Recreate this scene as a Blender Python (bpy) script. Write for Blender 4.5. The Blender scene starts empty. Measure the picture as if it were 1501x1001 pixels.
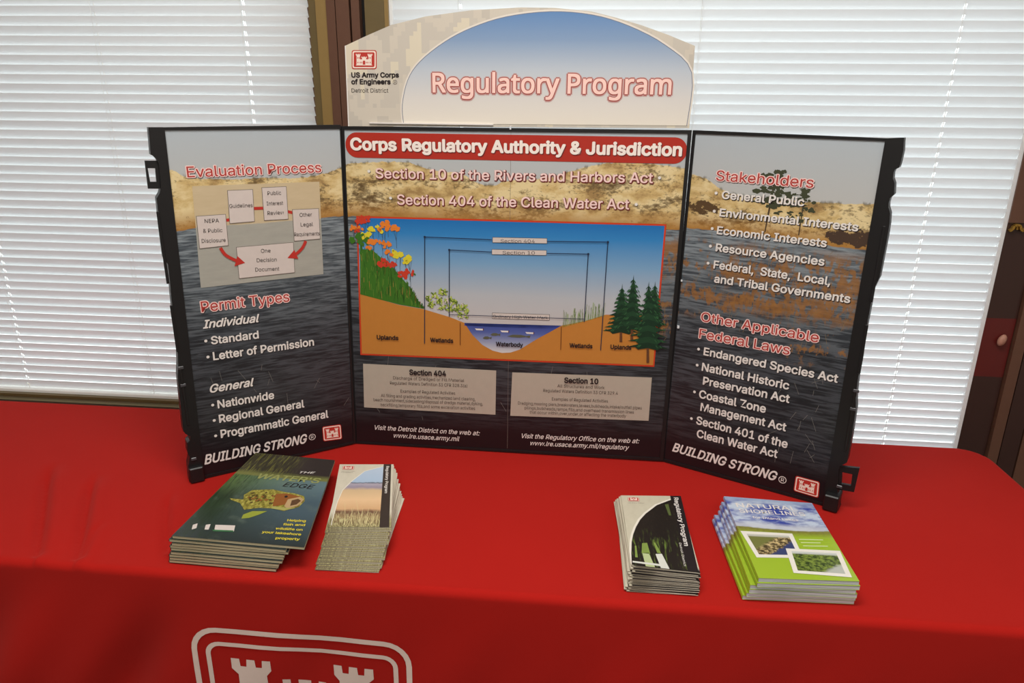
# Tabletop exhibit with a three-panel display, leaflet stacks and a red cloth in front of blinds
import bpy, bmesh, math, random
from mathutils import Matrix, Vector

random.seed(7)
SC = bpy.context.scene
COL = SC.collection

# ------------------------------------------------------------------ camera, world, lights, exposure
def aim(yaw, pitch, roll):
    cy, sy = math.cos(yaw), math.sin(yaw)
    f = Vector((sy*math.cos(pitch), cy*math.cos(pitch), -math.sin(pitch)))
    r = Vector((cy, -sy, 0)); u = r.cross(f)
    c, s = math.cos(roll), math.sin(roll)
    return c*r + s*u, -s*r + c*u, f

cam = bpy.data.cameras.new('camera'); cam_o = bpy.data.objects.new('camera', cam); COL.objects.link(cam_o)
r_, u_, f_ = aim(-0.0907, 0.3213, 0.0108)
cam_o.matrix_world = Matrix(((r_.x, u_.x, -f_.x, 0.1386), (r_.y, u_.y, -f_.y, -1.4075), (r_.z, u_.z, -f_.z, 0.7238), (0, 0, 0, 1)))
cam.sensor_width = 36; cam.lens = 1065.27/1501*36; cam.clip_start = 0.05; cam.clip_end = 100
SC.camera = cam_o

w = bpy.data.worlds.new('overcast_sky'); SC.world = w; w.use_nodes = True
w.node_tree.nodes['Background'].inputs[0].default_value = (0.93, 0.97, 1.0, 1)
w.node_tree.nodes['Background'].inputs[1].default_value = 2.0

def area(name, loc, sx, sy, power, col=(1, .96, .9)):
    l = bpy.data.lights.new(name, 'AREA'); l.shape = 'RECTANGLE'; l.size = sx; l.size_y = sy
    l.energy = power; l.color = col
    o = bpy.data.objects.new(name, l); COL.objects.link(o); o.location = loc
    return o
LAMPS = [(0.0, -0.90, 28.5), (0.1, -2.9, 40), (2.0, -2.2, 12)]
CEIL = 1.96
for i, (x, y, p) in enumerate(LAMPS):
    area('ceiling_lamp_light', (x, y, CEIL-.055), 1.15, .55, p)

SC.view_settings.view_transform = 'Standard'; SC.view_settings.look = 'None'
SC.view_settings.gamma = 1; SC.view_settings.use_curve_mapping = False
SC.view_settings.exposure = 0.0

# ------------------------------------------------------------------ helpers
def lin(c): c /= 255.; return c/12.92 if c <= .04045 else ((c+.055)/1.055)**2.4
def C3(r, g, b): return (lin(r), lin(g), lin(b), 1.0)

class NT:
    def __init__(s, name, rough=.6, spec=.3):
        s.m = bpy.data.materials.new(name); s.m.use_nodes = True; s.t = s.m.node_tree
        s.b = s.t.nodes['Principled BSDF']; s.b.inputs['Roughness'].default_value = rough
        s.b.inputs['Specular IOR Level'].default_value = spec
    def n(s, typ, **kw):
        x = s.t.nodes.new(typ)
        for k, v in kw.items(): setattr(x, k, v)
        return x
    def put(s, sock, v):
        if isinstance(v, bpy.types.NodeSocket): s.t.links.new(v, sock)
        else: sock.default_value = v
    def ma(s, op, a, b=0, c=None, clamp=False):
        x = s.n('ShaderNodeMath', operation=op, use_clamp=clamp); s.put(x.inputs[0], a); s.put(x.inputs[1], b)
        if c is not None: s.put(x.inputs[2], c)
        return x.outputs[0]
    def mix(s, f, a, b):
        x = s.n('ShaderNodeMix', data_type='RGBA'); s.put(x.inputs[0], f); s.put(x.inputs[6], a); s.put(x.inputs[7], b)
        return x.outputs[2]
    def obj(s): return s.n('ShaderNodeTexCoord').outputs['Object']
    def uvw(s): return s.n('ShaderNodeTexCoord').outputs['UV']
    def sep(s, v): x = s.n('ShaderNodeSeparateXYZ'); s.put(x.inputs[0], v); return x.outputs
    def comb(s, a, b, c=0): x = s.n('ShaderNodeCombineXYZ'); s.put(x.inputs[0], a); s.put(x.inputs[1], b); s.put(x.inputs[2], c); return x.outputs[0]
    def noise(s, vec, scale=(1, 1, 1), detail=3, rough=.55, out=0, dist=0):
        mp = s.n('ShaderNodeMapping'); s.put(mp.inputs[0], vec); mp.inputs['Scale'].default_value = scale
        x = s.n('ShaderNodeTexNoise'); s.put(x.inputs['Vector'], mp.outputs[0]); x.inputs['Scale'].default_value = 1
        x.inputs['Detail'].default_value = detail; x.inputs['Roughness'].default_value = rough; x.inputs['Distortion'].default_value = dist
        return x.outputs[out]
    def ramp(s, f, stops, const=False):
        x = s.n('ShaderNodeValToRGB'); s.put(x.inputs[0], f); e = x.color_ramp.elements
        if const: x.color_ramp.interpolation = 'CONSTANT'
        while len(e) < len(stops): e.new(.5)
        for i, (p, c) in enumerate(stops): e[i].position = p; e[i].color = c
        return x.outputs[0]
    def step(s, a, lo, hi):
        x = s.n('ShaderNodeMapRange', clamp=True); s.put(x.inputs[0], a); x.inputs[1].default_value = lo; x.inputs[2].default_value = hi
        return x.outputs[0]
    def bump(s, h, strength=.3, dist=.001):
        x = s.n('ShaderNodeBump'); x.inputs['Strength'].default_value = strength; x.inputs['Distance'].default_value = dist
        s.put(x.inputs['Height'], h); s.t.links.new(x.outputs[0], s.b.inputs['Normal'])
    def col(s, c): s.put(s.b.inputs['Base Color'], c); return s.m

_plain = {}
def plain(name, rgb, rough=.6, spec=.3, metal=0, grain=.04):
    if name in _plain: return _plain[name]
    k = NT(name, rough, spec); k.b.inputs['Metallic'].default_value = metal
    c = C3(*rgb); f = k.noise(k.obj(), (60, 60, 60), 2)
    k.col(k.mix(f, tuple(v*(1-grain) for v in c[:3])+(1,), tuple(v*(1+grain) for v in c[:3])+(1,)))
    _plain[name] = k.m
    return k.m

def mesh_obj(name, verts, faces, mats=(), fm=None, parent=None, uv=None, smooth=False, kind=None):
    me = bpy.data.meshes.new(name); me.from_pydata([tuple(v) for v in verts], [], faces)
    for m in mats: me.materials.append(m)
    if fm: me.polygons.foreach_set('material_index', fm)
    if uv:
        l = me.uv_layers.new(name='UVMap')
        for p in me.polygons:
            for li, vi in zip(p.loop_indices, p.vertices): l.data[li].uv = uv[vi]
    if smooth: me.polygons.foreach_set('use_smooth', [True]*len(me.polygons))
    me.update()
    o = bpy.data.objects.new(name, me); COL.objects.link(o)
    if parent: o.parent = parent
    if kind: o['kind'] = kind
    return o

class MB:                                             # collects shapes for one mesh
    def __init__(s): s.v = []; s.f = []; s.m = []; s.mats = []
    def mi(s, mat):
        if mat not in s.mats: s.mats.append(mat)
        return s.mats.index(mat)
    def add(s, vs, fs, mat):
        b = len(s.v); s.v += [tuple(v) for v in vs]; i = s.mi(mat)
        for f in fs: s.f.append([b+k for k in f]); s.m.append(i)
    def box(s, x0, x1, y0, y1, z0, z1, mat, c=0):
        if c:                                         # chamfered vertical edges and top/bottom rims
            ring = [(x0+c, y0), (x1-c, y0), (x1, y0+c), (x1, y1-c), (x1-c, y1), (x0+c, y1), (x0, y1-c), (x0, y0+c)]
            inner = [(min(max(x, x0+c), x1-c), min(max(y, y0+c), y1-c)) for x, y in ring]
            vs = [(x, y, z0) for x, y in inner]+[(x, y, z0+c) for x, y in ring]+[(x, y, z1-c) for x, y in ring]+[(x, y, z1) for x, y in inner]
            fs = [[7-i for i in range(8)], [24+i for i in range(8)]]
            for l in range(3):
                for i in range(8): j = (i+1) % 8; fs.append([l*8+i, l*8+j, l*8+8+j, l*8+8+i])
            s.add(vs, fs, mat); return
        vs = [(x0, y0, z0), (x1, y0, z0), (x1, y1, z0), (x0, y1, z0), (x0, y0, z1), (x1, y0, z1), (x1, y1, z1), (x0, y1, z1)]
        s.add(vs, [[3, 2, 1, 0], [4, 5, 6, 7], [0, 1, 5, 4], [1, 2, 6, 5], [2, 3, 7, 6], [3, 0, 4, 7]], mat)
    def flat(s, poly, off, mat):                      # print layer on a panel: local x,z plane, off towards the viewer (-y)
        s.add([(u, -off, v) for u, v in poly], [list(range(len(poly)))], mat)
    def prism(s, poly, y0, y1, mat):                  # outline in x,z pushed from y0 (front) to y1 (back)
        n = len(poly)
        s.add([(u, y0, v) for u, v in poly]+[(u, y1, v) for u, v in poly],
              [list(range(n)), list(range(2*n-1, n-1, -1))]+[[i, n+i, n+(i+1) % n, (i+1) % n] for i in range(n)], mat)
    def build(s, name, parent=None, kind=None, smooth=False):
        return mesh_obj(name, s.v, s.f, s.mats, s.m, parent, kind=kind, smooth=smooth)

def tag(o, label=None, cat=None, group=None, kind=None):
    if label: o['label'] = label
    if cat: o['category'] = cat
    if group: o['group'] = group
    if kind: o['kind'] = kind
    return o
def empty(name, loc=(0, 0, 0), parent=None):
    o = bpy.data.objects.new(name, None); COL.objects.link(o); o.location = loc; o.empty_display_size = .05
    if parent: o.parent = parent
    return o

# lettering -------------------------------------------------------------------------------------------------
def shipped_font(fn):                                 # a sans that ships with Blender; the built-in face if it is missing
    import os
    for p in ('LOCAL', 'SYSTEM'):
        try:
            f = os.path.join(bpy.utils.resource_path(p), 'datafiles', 'fonts', fn)
            if os.path.exists(f): return bpy.data.fonts.load(f)
        except Exception: pass
    return None
FONTS = {'sans': shipped_font('Inter.woff2'), 'humanist': shipped_font('NotoSansMath-Regular.woff2')}
from mathutils.geometry import tessellate_polygon
_glyphs = {}
def sarea(p): return sum(a[0]*b[1]-b[0]*a[1] for a, b in zip(p, p[1:]+p[:1]))/2
def inside(pt, poly):
    c = False; x, y = pt
    for (x0, y0), (x1, y1) in zip(poly, poly[1:]+poly[:1]):
        if (y0 > y) != (y1 > y) and x < (x1-x0)*(y-y0)/(y1-y0)+x0: c = not c
    return c
def outline_fill(s, res, face):
    """Lettering as filled outlines: every outer contour is filled on its own with the holes inside it."""
    key = (s, res, face)
    if key in _glyphs: return _glyphs[key]
    cu = bpy.data.curves.new('lettering', 'FONT'); cu.body = s; cu.size = 1; cu.resolution_u = res; cu.fill_mode = 'NONE'
    if FONTS.get(face): cu.font = FONTS[face]
    o = bpy.data.objects.new('lettering', cu); COL.objects.link(o)
    me = bpy.data.meshes.new_from_object(o.evaluated_get(bpy.context.evaluated_depsgraph_get()))
    P = [(v.co.x, v.co.y) for v in me.vertices]; nb = {}
    for e in me.edges:
        a, b = e.vertices; nb.setdefault(a, []).append(b); nb.setdefault(b, []).append(a)
    bpy.data.objects.remove(o); bpy.data.curves.remove(cu); bpy.data.meshes.remove(me)
    seen = set(); loops = []
    for st in nb:
        if st in seen: continue
        loop = [st]; seen.add(st); cur = min(nb[st]) if abs(min(nb[st])-st) == 1 else nb[st][0]
        while cur not in seen:
            loop.append(cur); seen.add(cur); nx = [k for k in nb[cur] if k not in seen]
            if not nx: break
            cur = nx[0]
        loop.sort()                                   # converted outlines run in index order
        if len(loop) > 2: loops.append([P[k] for k in loop])
    big = max(loops, key=lambda l: abs(sarea(l))); sg = 1 if sarea(big) > 0 else -1
    outs = [l for l in loops if sarea(l)*sg > 0]; holes = [l for l in loops if sarea(l)*sg < 0]
    vs = []; fs = []
    for qi, q in enumerate(outs):
        hs = [h for h in holes if inside(h[0], q)]
        flat = [(*p, (qi % 3)*3e-6) for l in [q]+hs for p in l]; base = len(vs); vs += flat
        for t in tessellate_polygon([[Vector((x, y, 0)) for x, y in l] for l in [q]+hs]): fs.append([base+k for k in t])
    _glyphs[key] = (vs, fs)
    return _glyphs[key]
def glyphs(s, bold, shear, res, face='sans'):
    vs, fs = outline_fill(s, res, face)
    vs = [(x+shear*y, y, z) for x, y, z in vs]
    if bold <= .001: return vs, fs
    V = []; F = []; n = 8 if bold > .02 else 4
    for k in range(n):
        a = 2*math.pi*(k+.5)/n; b_ = len(V); V += [(x+bold*math.cos(a), y+bold*math.sin(a), z+k*1.6e-5) for x, y, z in vs]; F += [[b_+i for i in f] for f in fs]
    return V, F
_ch = {}
def caph(face):
    if face not in _ch: _ch[face] = max(v[1] for v in outline_fill('H', 2, face)[0])
    return _ch[face]
STYLE = {}
def letter(mb, s, a, b, cap, layers, off=.0006, shear=0, res=2, conv=None, face='sans'):
    """layers: (bold, du, dv, material) back to front. a, b: baseline start and end."""
    v0, _ = glyphs(s, 0, shear, res, face)
    xs = [v[0] for v in v0]; x0, x1 = min(xs), max(xs)
    L = math.hypot(b[0]-a[0], b[1]-a[1]); sx = L/(x1-x0); sy = cap/caph(face); ca, sa = (b[0]-a[0])/L, (b[1]-a[1])/L
    for i, (bold, du, dv, mat) in enumerate(layers):
        vs, fs = glyphs(s, bold, shear, res, face)
        pts = []
        for x, y, z in vs:
            X, Y = (x-x0)*sx, y*sy
            u, v = a[0]+X*ca-Y*sa+du, a[1]+X*sa+Y*ca+dv
            pts.append(conv(u, v, off+.0002*i+z) if conv else (u, -(off+.0002*i+z), v))
        mb.add(pts, fs, mat)

def rrect(x0, x1, z0, z1, r, n=6):
    pts = []
    for cx, cz, a0 in ((x1-r, z1-r, 0), (x0+r, z1-r, 90), (x0+r, z0+r, 180), (x1-r, z0+r, 270)):
        for i in range(n+1):
            a = math.radians(a0+90*i/n); pts.append((cx+r*math.cos(a), cz+r*math.sin(a)))
    return pts
_h = [(0, .685), (.06, .685), (.065, .625), (.108, .625), (.113, .685), (.17, .685), (.175, .625), (.218, .625), (.223, .685), (.28, .685),
      (.28, .60), (.245, .555), (.245, .36), (.375, .36), (.375, .42), (.345, .45), (.345, .52), (.40, .52), (.40, .475), (.455, .475), (.455, .52)]
CASTLE = _h+[(1-x, y) for x, y in reversed(_h)]+[(1, .60), (.955, .555), (.955, .06), (1, 0), (0, 0), (.045, .06), (.045, .555), (0, .60)]
CASTLE = list(dict.fromkeys(CASTLE))
def arch(cx, w, z0, z1, n=5):
    r = w/2
    return [(cx-r, z0), (cx+r, z0)]+[(cx+r*math.cos(math.pi*i/n), z1-r+r*math.sin(math.pi*i/n)) for i in range(n+1)]
HOLES = [arch(.5, .15, .05, .29)]+[arch(x, .045, z0, z0+.09) for x, z0 in ((.11, .40), (.20, .40), (.80, .40), (.89, .40), (.13, .13), (.27, .13), (.36, .13), (.64, .13), (.73, .13), (.87, .13))]
def quadmap(q):                                       # q = TL TR BR BL, returns s,t -> point (works in 2-D)
    TL, TR, BR, BL = q
    return lambda s, t: tuple((1-t)*((1-s)*BL[i]+s*BR[i])+t*((1-s)*TL[i]+s*TR[i]) for i in range(len(TL)))
def emblem(mb, q, off, red, white, conv=None):
    f = quadmap(q); asp = .74
    def put(poly, o, m):
        pts = [f(x, y/asp) for x, y in poly]
        mb.add([conv(u, v, o) if conv else (u, -o, v) for u, v in pts], [list(range(len(pts)))], m)
    put(rrect(0, 1, 0, asp, .09), off, red); put(rrect(.035, .965, .035, asp-.035, .07), off+.0002, white)
    put(rrect(.085, .915, .085, asp-.085, .05), off+.0004, red)
    c = lambda x, y: (.17+.66*x, .145+.66*y)
    put([c(*p) for p in CASTLE], off+.0006, white)
    for h in HOLES: put([c(*p) for p in h], off+.0008, red)
FR={'C': [[-0.33066,0.00535,0.0],[0.99987,-0.01617,0.0],[0.00031,0.01886,0.99982],[-0.01617,-0.99969,0.01887]],'L': [[-0.58646,-0.18212,0.0],[0.80675,0.59089,0.0],[-0.00411,0.00561,0.99998],[0.59088,-0.80673,0.00695]],'R': [[0.3321,-0.00197,0.0],[0.88885,-0.4582,0.0],[0.01047,0.02031,0.99974],[-0.45808,-0.88862,0.02285]]}
C_BOARD=[(0.0034,0.6704),(0.668,0.6725),(0.6652,0.0019),(-0.0054,-0.0001)]
L_BOARD=[(0.0116,0.671),(0.3252,0.673),(0.3133,0.0013),(0.0,0.0)]
R_BOARD=[(0.0015,0.6725),(0.3253,0.6694),(0.3244,0.0),(0.0,0.0)]
C_ART=[(0.0098,0.6642),(0.6612,0.6664),(0.6577,0.0078),(-0.0006,0.0035)]
L_ART=[(0.0142,0.6665),(0.3233,0.6655),(0.3089,0.0056),(-0.0056,0.0061)]
R_ART=[(0.0073,0.6666),(0.3239,0.6651),(0.3225,0.0052),(0.004,0.006)]
L_RAIL=[(0.0148,0.671),(-0.0101,0.6712),(-0.0111,0.6522),(-0.0125,0.6262),(-0.0094,0.625),(-0.0039,0.618),(-0.0018,0.6099),(-0.0036,0.5716),(-0.0071,0.5612),(-0.0132,0.5521),(-0.0136,0.5367),(-0.015,0.5009),(-0.0155,0.4631),(-0.0155,0.4458),(-0.0101,0.4353),(-0.0111,0.395),(-0.0123,0.376),(-0.0142,0.3098),(-0.0144,0.2712),(-0.0167,0.2472),(-0.0208,0.2206),(-0.0227,0.1667),(-0.0249,0.1102),(-0.0218,0.1037),(-0.0139,0.096),(-0.0159,0.0877),(-0.0214,0.0832),(-0.0228,0.063),(-0.0201,0.0534),(-0.0227,0.0422),(-0.0252,0.0355),(-0.0268,-0.01),(-0.0048,-0.0124),(0.0014,-0.0034)]
R_RAIL=[(0.3233,0.6693),(0.35,0.6713),(0.3522,0.6514),(0.3514,0.6326),(0.3503,0.6249),(0.3445,0.621),(0.3437,0.6166),(0.3442,0.6072),(0.348,0.5995),(0.35,0.5821),(0.3453,0.5757),(0.3442,0.5676),(0.345,0.5607),(0.3492,0.551),(0.3509,0.5343),(0.3512,0.5128),(0.3509,0.4892),(0.3501,0.4432),(0.3442,0.4214),(0.3441,0.3843),(0.343,0.3381),(0.3445,0.297),(0.3443,0.2579),(0.3457,0.2279),(0.3497,0.2013),(0.3506,0.1522),(0.3501,0.0987),(0.3401,0.0879),(0.3383,0.0786),(0.3431,0.0377),(0.3464,0.0173),(0.3503,-0.0204),(0.344,-0.0233),(0.3253,-0.0202),(0.3209,-0.0099)]
L_HAND=[(-0.0228,0.6163),(-0.001,0.6156),(-0.004,0.5681),(-0.0239,0.5691)]
L_HOLE=[(-0.0198,0.6036),(-0.008,0.6032),(-0.0092,0.58),(-0.0191,0.5805)]
R_HAND=[(0.3378,0.0854),(0.3716,0.0913),(0.3698,0.042),(0.3417,0.0387)]
R_HOLE=[(0.3446,0.0754),(0.362,0.0762),(0.3628,0.053),(0.3469,0.0517)]
HEADER=[(0.0167,0.6706),(0.0187,0.8147),(0.064,0.8335),(0.1084,0.8507),(0.1732,0.8652),(0.259,0.8756),(0.3489,0.8801),(0.4106,0.8792),(0.4765,0.873),(0.5196,0.863),(0.5643,0.8509),(0.6126,0.835),(0.6616,0.8167),(0.6634,0.676)]
DOME=[(0.1272,0.6772),(0.126,0.711),(0.1378,0.755),(0.1621,0.7875),(0.2091,0.8215),(0.2594,0.8455),(0.3224,0.8639),(0.402,0.8724),(0.4768,0.867),(0.5429,0.8488),(0.6099,0.8166),(0.659,0.7715),(0.6578,0.6804)]
T_L=[('Evaluation Process',
 (0.0414,0.586),
 (0.2811,0.5856),0.0184,'red'),
 ('Guidelines',
 (0.1057,0.5282),
 (0.147,0.5275),0.0069,'box'),
 ('Public',
 (0.1759,0.5476),
 (0.2011,0.5473),0.0071,'box'),
 ('Interest',
 (0.1726,0.5287),
 (0.203,0.5282),0.0071,'box'),
 ('Review',
 (0.1724,0.5108),
 (0.2029,0.5101),0.0072,'box'),
 ('NEPA',
 (0.0602,0.5041),
 (0.0848,0.5035),0.0069,'box'),
 ('& Public',
 (0.0557,0.4865),
 (0.0886,0.4854),0.0069,'box'),
 ('Disclosure',
 (0.0511,0.4685),
 (0.0924,0.4669),0.007,'box'),
 ('Other',
 (0.2323,0.5032),
 (0.2562,0.5026),0.0074,'box'),
 ('Legal',
 (0.2327,0.4846),
 (0.2567,0.4838),0.0074,'box'),
 ('Requirements',
 (0.219,0.4663),
 (0.2685,0.4645),0.0075,'box'),
 ('One',
 (0.1534,0.4404),
 (0.1712,0.4396),0.0073,'box'),
 ('Decision',
 (0.144,0.4231),
 (0.181,0.4211),0.0074,'box'),
 ('Document',
 (0.1395,0.4055),
 (0.1842,0.4027),0.0074,'box'),
 ('Permit Types',
 (0.036,0.339),
 (0.1985,0.3387),0.0201,'red'),
 ('Individual',
 (0.0351,0.3072),
 (0.1376,0.3055),0.0154,'ital'),
 ('Standard',
 (0.0459,0.2741),
 (0.1328,0.2726),0.015,'w'),
 ('Letter of Permission',
 (0.0459,0.2422),
 (0.2396,0.2402),0.0155,'w'),
 ('General',
 (0.0326,0.1774),
 (0.1142,0.1758),0.0162,'ital'),
 ('Nationwide',
 (0.0429,0.1427),
 (0.1502,0.1409),0.0159,'w'),
 ('Regional General',
 (0.0422,0.1119),
 (0.2089,0.1094),0.0161,'w'),
 ('Programmatic General',
 (0.0416,0.0791),
 (0.2575,0.0753),0.0165,'w'),
 ('BUILDING STRONG',
 (0.0053,0.03),
 (0.2088,0.0281),0.0196,'ital')]
B_L=[(0.0364,0.281),(0.0365,0.2488),(0.0338,0.15),(0.0329,0.1175),(0.0318,0.0846)]
RL=(0.2203,0.0381)
LOGO_L=[(0.2429,0.0567),(0.2839,0.0535),(0.2843,0.018),(0.243,0.0222)]
FLOWBG=[(0.047,0.5703),(0.276,0.5678),(0.2704,0.3857),(0.0397,0.3851)]
FLOWBOX=[[(0.1052,0.5602),(0.1506,0.5599),(0.148,0.5),(0.1028,0.4994)],[(0.1663,0.5623),(0.2122,0.5622),(0.2107,0.4999),(0.165,0.5006)],[(0.2192,0.5182),(0.2709,0.5171),(0.2694,0.4568),(0.2175,0.4568)],[(0.047,0.5174),(0.0981,0.5177),(0.0968,0.4591),(0.0457,0.4577)],[(0.1096,0.4554),(0.2164,0.4554),(0.2141,0.395),(0.1084,0.3948)]]
ARROWPTS=[(0.0958,0.5061),(0.1054,0.5067),(0.1488,0.5245),(0.1661,0.5241),(0.2073,0.5156),(0.2212,0.5114),(0.0819,0.4566),(0.0889,0.4431),(0.1023,0.4328),(0.114,0.4264),(0.1224,0.4242),(0.1099,0.4385),(0.1028,0.4197),(0.2403,0.4556),(0.2326,0.4428),(0.2211,0.4331),(0.2114,0.4286),(0.2019,0.4255),(0.2228,0.4221),(0.2164,0.4403)]
T_R=[('Stakeholders',
 (0.0539,0.5855),
 (0.2235,0.5836),0.0177,'red'),
 ('General Public',
 (0.068,0.5536),
 (0.2124,0.5518),0.0137,'w'),
 ('Environmental Interests',
 (0.0674,0.5213),
 (0.3043,0.5171),0.0137,'w'),
 ('Economic Interests',
 (0.0661,0.4881),
 (0.2586,0.4848),0.014,'w'),
 ('Resource Agencies',
 (0.0672,0.4558),
 (0.2595,0.4523),0.0141,'w'),
 ('Federal,  State,  Local,',
 (0.0666,0.4229),
 (0.274,0.4194),0.0144,'w'),
 ('and Tribal Governments',
 (0.0707,0.3963),
 (0.3102,0.3929),0.0144,'w'),
 ('Other Applicable',
 (0.0529,0.3165),
 (0.2696,0.3132),0.0182,'red'),
 ('Federal Laws',
 (0.0527,0.282),
 (0.2236,0.2807),0.0187,'red'),
 ('Endangered Species Act',
 (0.0653,0.2493),
 (0.3116,0.2455),0.0152,'w'),
 ('National Historic',
 (0.0649,0.2168),
 (0.2311,0.2138),0.0156,'w'),
 ('Preservation Act',
 (0.0702,0.1885),
 (0.2353,0.1882),0.0158,'w'),
 ('Coastal Zone',
 (0.0652,0.159),
 (0.1955,0.1581),0.0161,'w'),
 ('Management Act',
 (0.0708,0.1323),
 (0.2365,0.1306),0.0161,'w'),
 ('Section 401 of the',
 (0.0652,0.1019),
 (0.2434,0.0972),0.0164,'w'),
 ('Clean Water Act',
 (0.0691,0.0735),
 (0.228,0.0724),0.0165,'w'),
 ('BUILDING STRONG',
 (0.0211,0.029),
 (0.2329,0.024),0.0191,'ital')]
B_R=[(0.0565,0.5613),(0.0566,0.5281),(0.0562,0.4957),(0.0562,0.4625),(0.0552,0.4298),(0.0541,0.2577),(0.0546,0.2244),(0.0548,0.1675),(0.0542,0.1093)]
RR=(0.2442,0.03)
LOGO_R=[(0.2667,0.0462),(0.3106,0.0461),(0.3126,0.0121),(0.2667,0.0135)]
T_H=[('Regulatory Program',
 (0.1852,0.7345),
 (0.6248,0.7348),0.0332,'head'),
 ('US Army Corps',
 (0.0289,0.7594),
 (0.12,0.7601),0.0084,'blk'),
 ('of Engineers',
 (0.0283,0.7473),
 (0.1035,0.7479),0.0085,'blk'),
 ('Detroit District',
 (0.0274,0.7322),
 (0.099,0.7328),0.0074,'thin')]
RH=(0.1125,0.7515)
LOGO_H=[(0.0316,0.8074),(0.0796,0.8076),(0.0782,0.7742),(0.0297,0.7739)]
BANNER=[(0.0123,0.6592),(0.6605,0.6597),(0.6644,0.6124),(0.0095,0.6117)]
T_C=[('Corps Regulatory Authority & Jurisdiction',
 (0.0216,0.627),
 (0.6519,0.6268),0.0213,'ban'),
 ('Section 10 of the Rivers and Harbors Act',
 (0.0683,0.5738),
 (0.6035,0.5761),0.0186,'pink'),
 ('Section 404 of the Clean Water Act',
 (0.1098,0.5238),
 (0.5622,0.5259),0.0189,'pink'),
 ('Section 404',
 (0.3159,0.4542),
 (0.3835,0.4557),0.0068,'box'),
 ('Section 10',
 (0.3201,0.4312),
 (0.384,0.4326),0.0068,'box'),
 ('Ordinary High Water Mark',
 (0.3016,0.2997),
 (0.4131,0.3016),0.0065,'box'),
 ('Uplands',
 (0.057,0.2434),
 (0.1024,0.2437),0.009,'lab'),
 ('Wetlands',
 (0.1707,0.2428),
 (0.2183,0.243),0.0089,'lab'),
 ('Waterbody',
 (0.3083,0.2405),
 (0.3635,0.2408),0.0088,'lab'),
 ('Wetlands',
 (0.4595,0.2446),
 (0.5052,0.2448),0.0087,'lab'),
 ('Uplands',
 (0.5423,0.2455),
 (0.5834,0.2457),0.0087,'lab'),
 ('Section 404',
 (0.1243,0.1677),
 (0.2022,0.1685),0.0115,'lab'),
 ('Discharge of Dredged or Fill Material',
 (0.0877,0.155),
 (0.2409,0.1567),0.0069,'sm'),
 ('Regulated Waters Definition 33 CFR 328.3(a)',
 (0.0806,0.1432),
 (0.2474,0.1453),0.0069,'sm'),
 ('Examples of Regulated Activities',
 (0.1029,0.1255),
 (0.2214,0.1271),0.007,'sm'),
 ('All filling and grading activities,mechanized land clearing,',
 (0.0596,0.1131),
 (0.2645,0.116),0.007,'sm'),
 ('beach nourishment,sidecasting/disposal of dredge material,dyking,',
 (0.0425,0.1026),
 (0.2806,0.1061),0.007,'sm'),
 ('backfilling,temporary fills,and some excavation activities',
 (0.058,0.0917),
 (0.2639,0.0949),0.0071,'sm'),
 ('Section 10',
 (0.4515,0.1673),
 (0.5205,0.1681),0.0112,'lab'),
 ('All Structures and Work',
 (0.4371,0.1558),
 (0.5345,0.1569),0.0067,'sm'),
 ('Regulated Waters Definition 33 CFR 329.4',
 (0.4081,0.144),
 (0.5622,0.1459),0.0068,'sm'),
 ('Examples of Regulated Activities',
 (0.4265,0.1258),
 (0.5428,0.1274),0.0069,'sm'),
 ('Dredging,mooring piers,breakwaters,levees,bulkheads,intake/outfall pipes',
 (0.3555,0.1125),
 (0.6129,0.1162),0.0069,'sm'),
 ('pilings,bulkheads,ramps,fills,and overhead transmission lines',
 (0.3695,0.1025),
 (0.5975,0.106),0.0069,'sm'),
 ('that occur within,over,under,or affecting the waterbody',
 (0.3805,0.0932),
 (0.5819,0.0964),0.007,'sm'),
 ('Visit the Detroit District on the web at:',
 (0.0423,0.0352),
 (0.2738,0.0356),0.0105,'it2'),
 ('www.lre.usace.army.mil',
 (0.0842,0.0188),
 (0.2295,0.0194),0.0105,'it2'),
 ('Visit the Regulatory Office on the web at:',
 (0.3648,0.0355),
 (0.613,0.0389),0.0103,'it2'),
 ('www.lre.usace.army.mil/regulatory',
 (0.3837,0.0198),
 (0.5926,0.0225),0.0103,'it2')]
B_C=[(0.0548,0.5853),(0.6157,0.5845),(0.0963,0.5345),(0.5755,0.5341)]
DIAG=[(0.0248,0.4988),(0.6352,0.4995),(0.6322,0.2103),(0.0183,0.2059)]
GROUND=[(0.025,0.3383),(0.1057,0.3189),(0.1586,0.3115),(0.2111,0.2976),(0.2423,0.2863),(0.2582,0.2618),(0.2791,0.2409),(0.3005,0.2293),(0.3205,0.2251),(0.3375,0.2267),(0.3573,0.2343),(0.3933,0.2595),(0.4167,0.2737),(0.4412,0.2892),(0.4658,0.2953),(0.4891,0.3013),(0.5288,0.3158),(0.5588,0.3171),(0.6273,0.3186)]
WTOP=[(0.2422,0.2805),(0.255,0.2825),(0.2649,0.2858),(0.2749,0.2819),(0.2876,0.2832),(0.2975,0.2865),(0.3073,0.2811),(0.3312,0.2851),(0.3397,0.2804),(0.3565,0.2826),(0.3648,0.2859),(0.3747,0.2805),(0.39,0.2841),(0.3969,0.2873),(0.4095,0.282),(0.4261,0.2842),(0.4343,0.2889),(0.4412,0.2885)]
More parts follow.
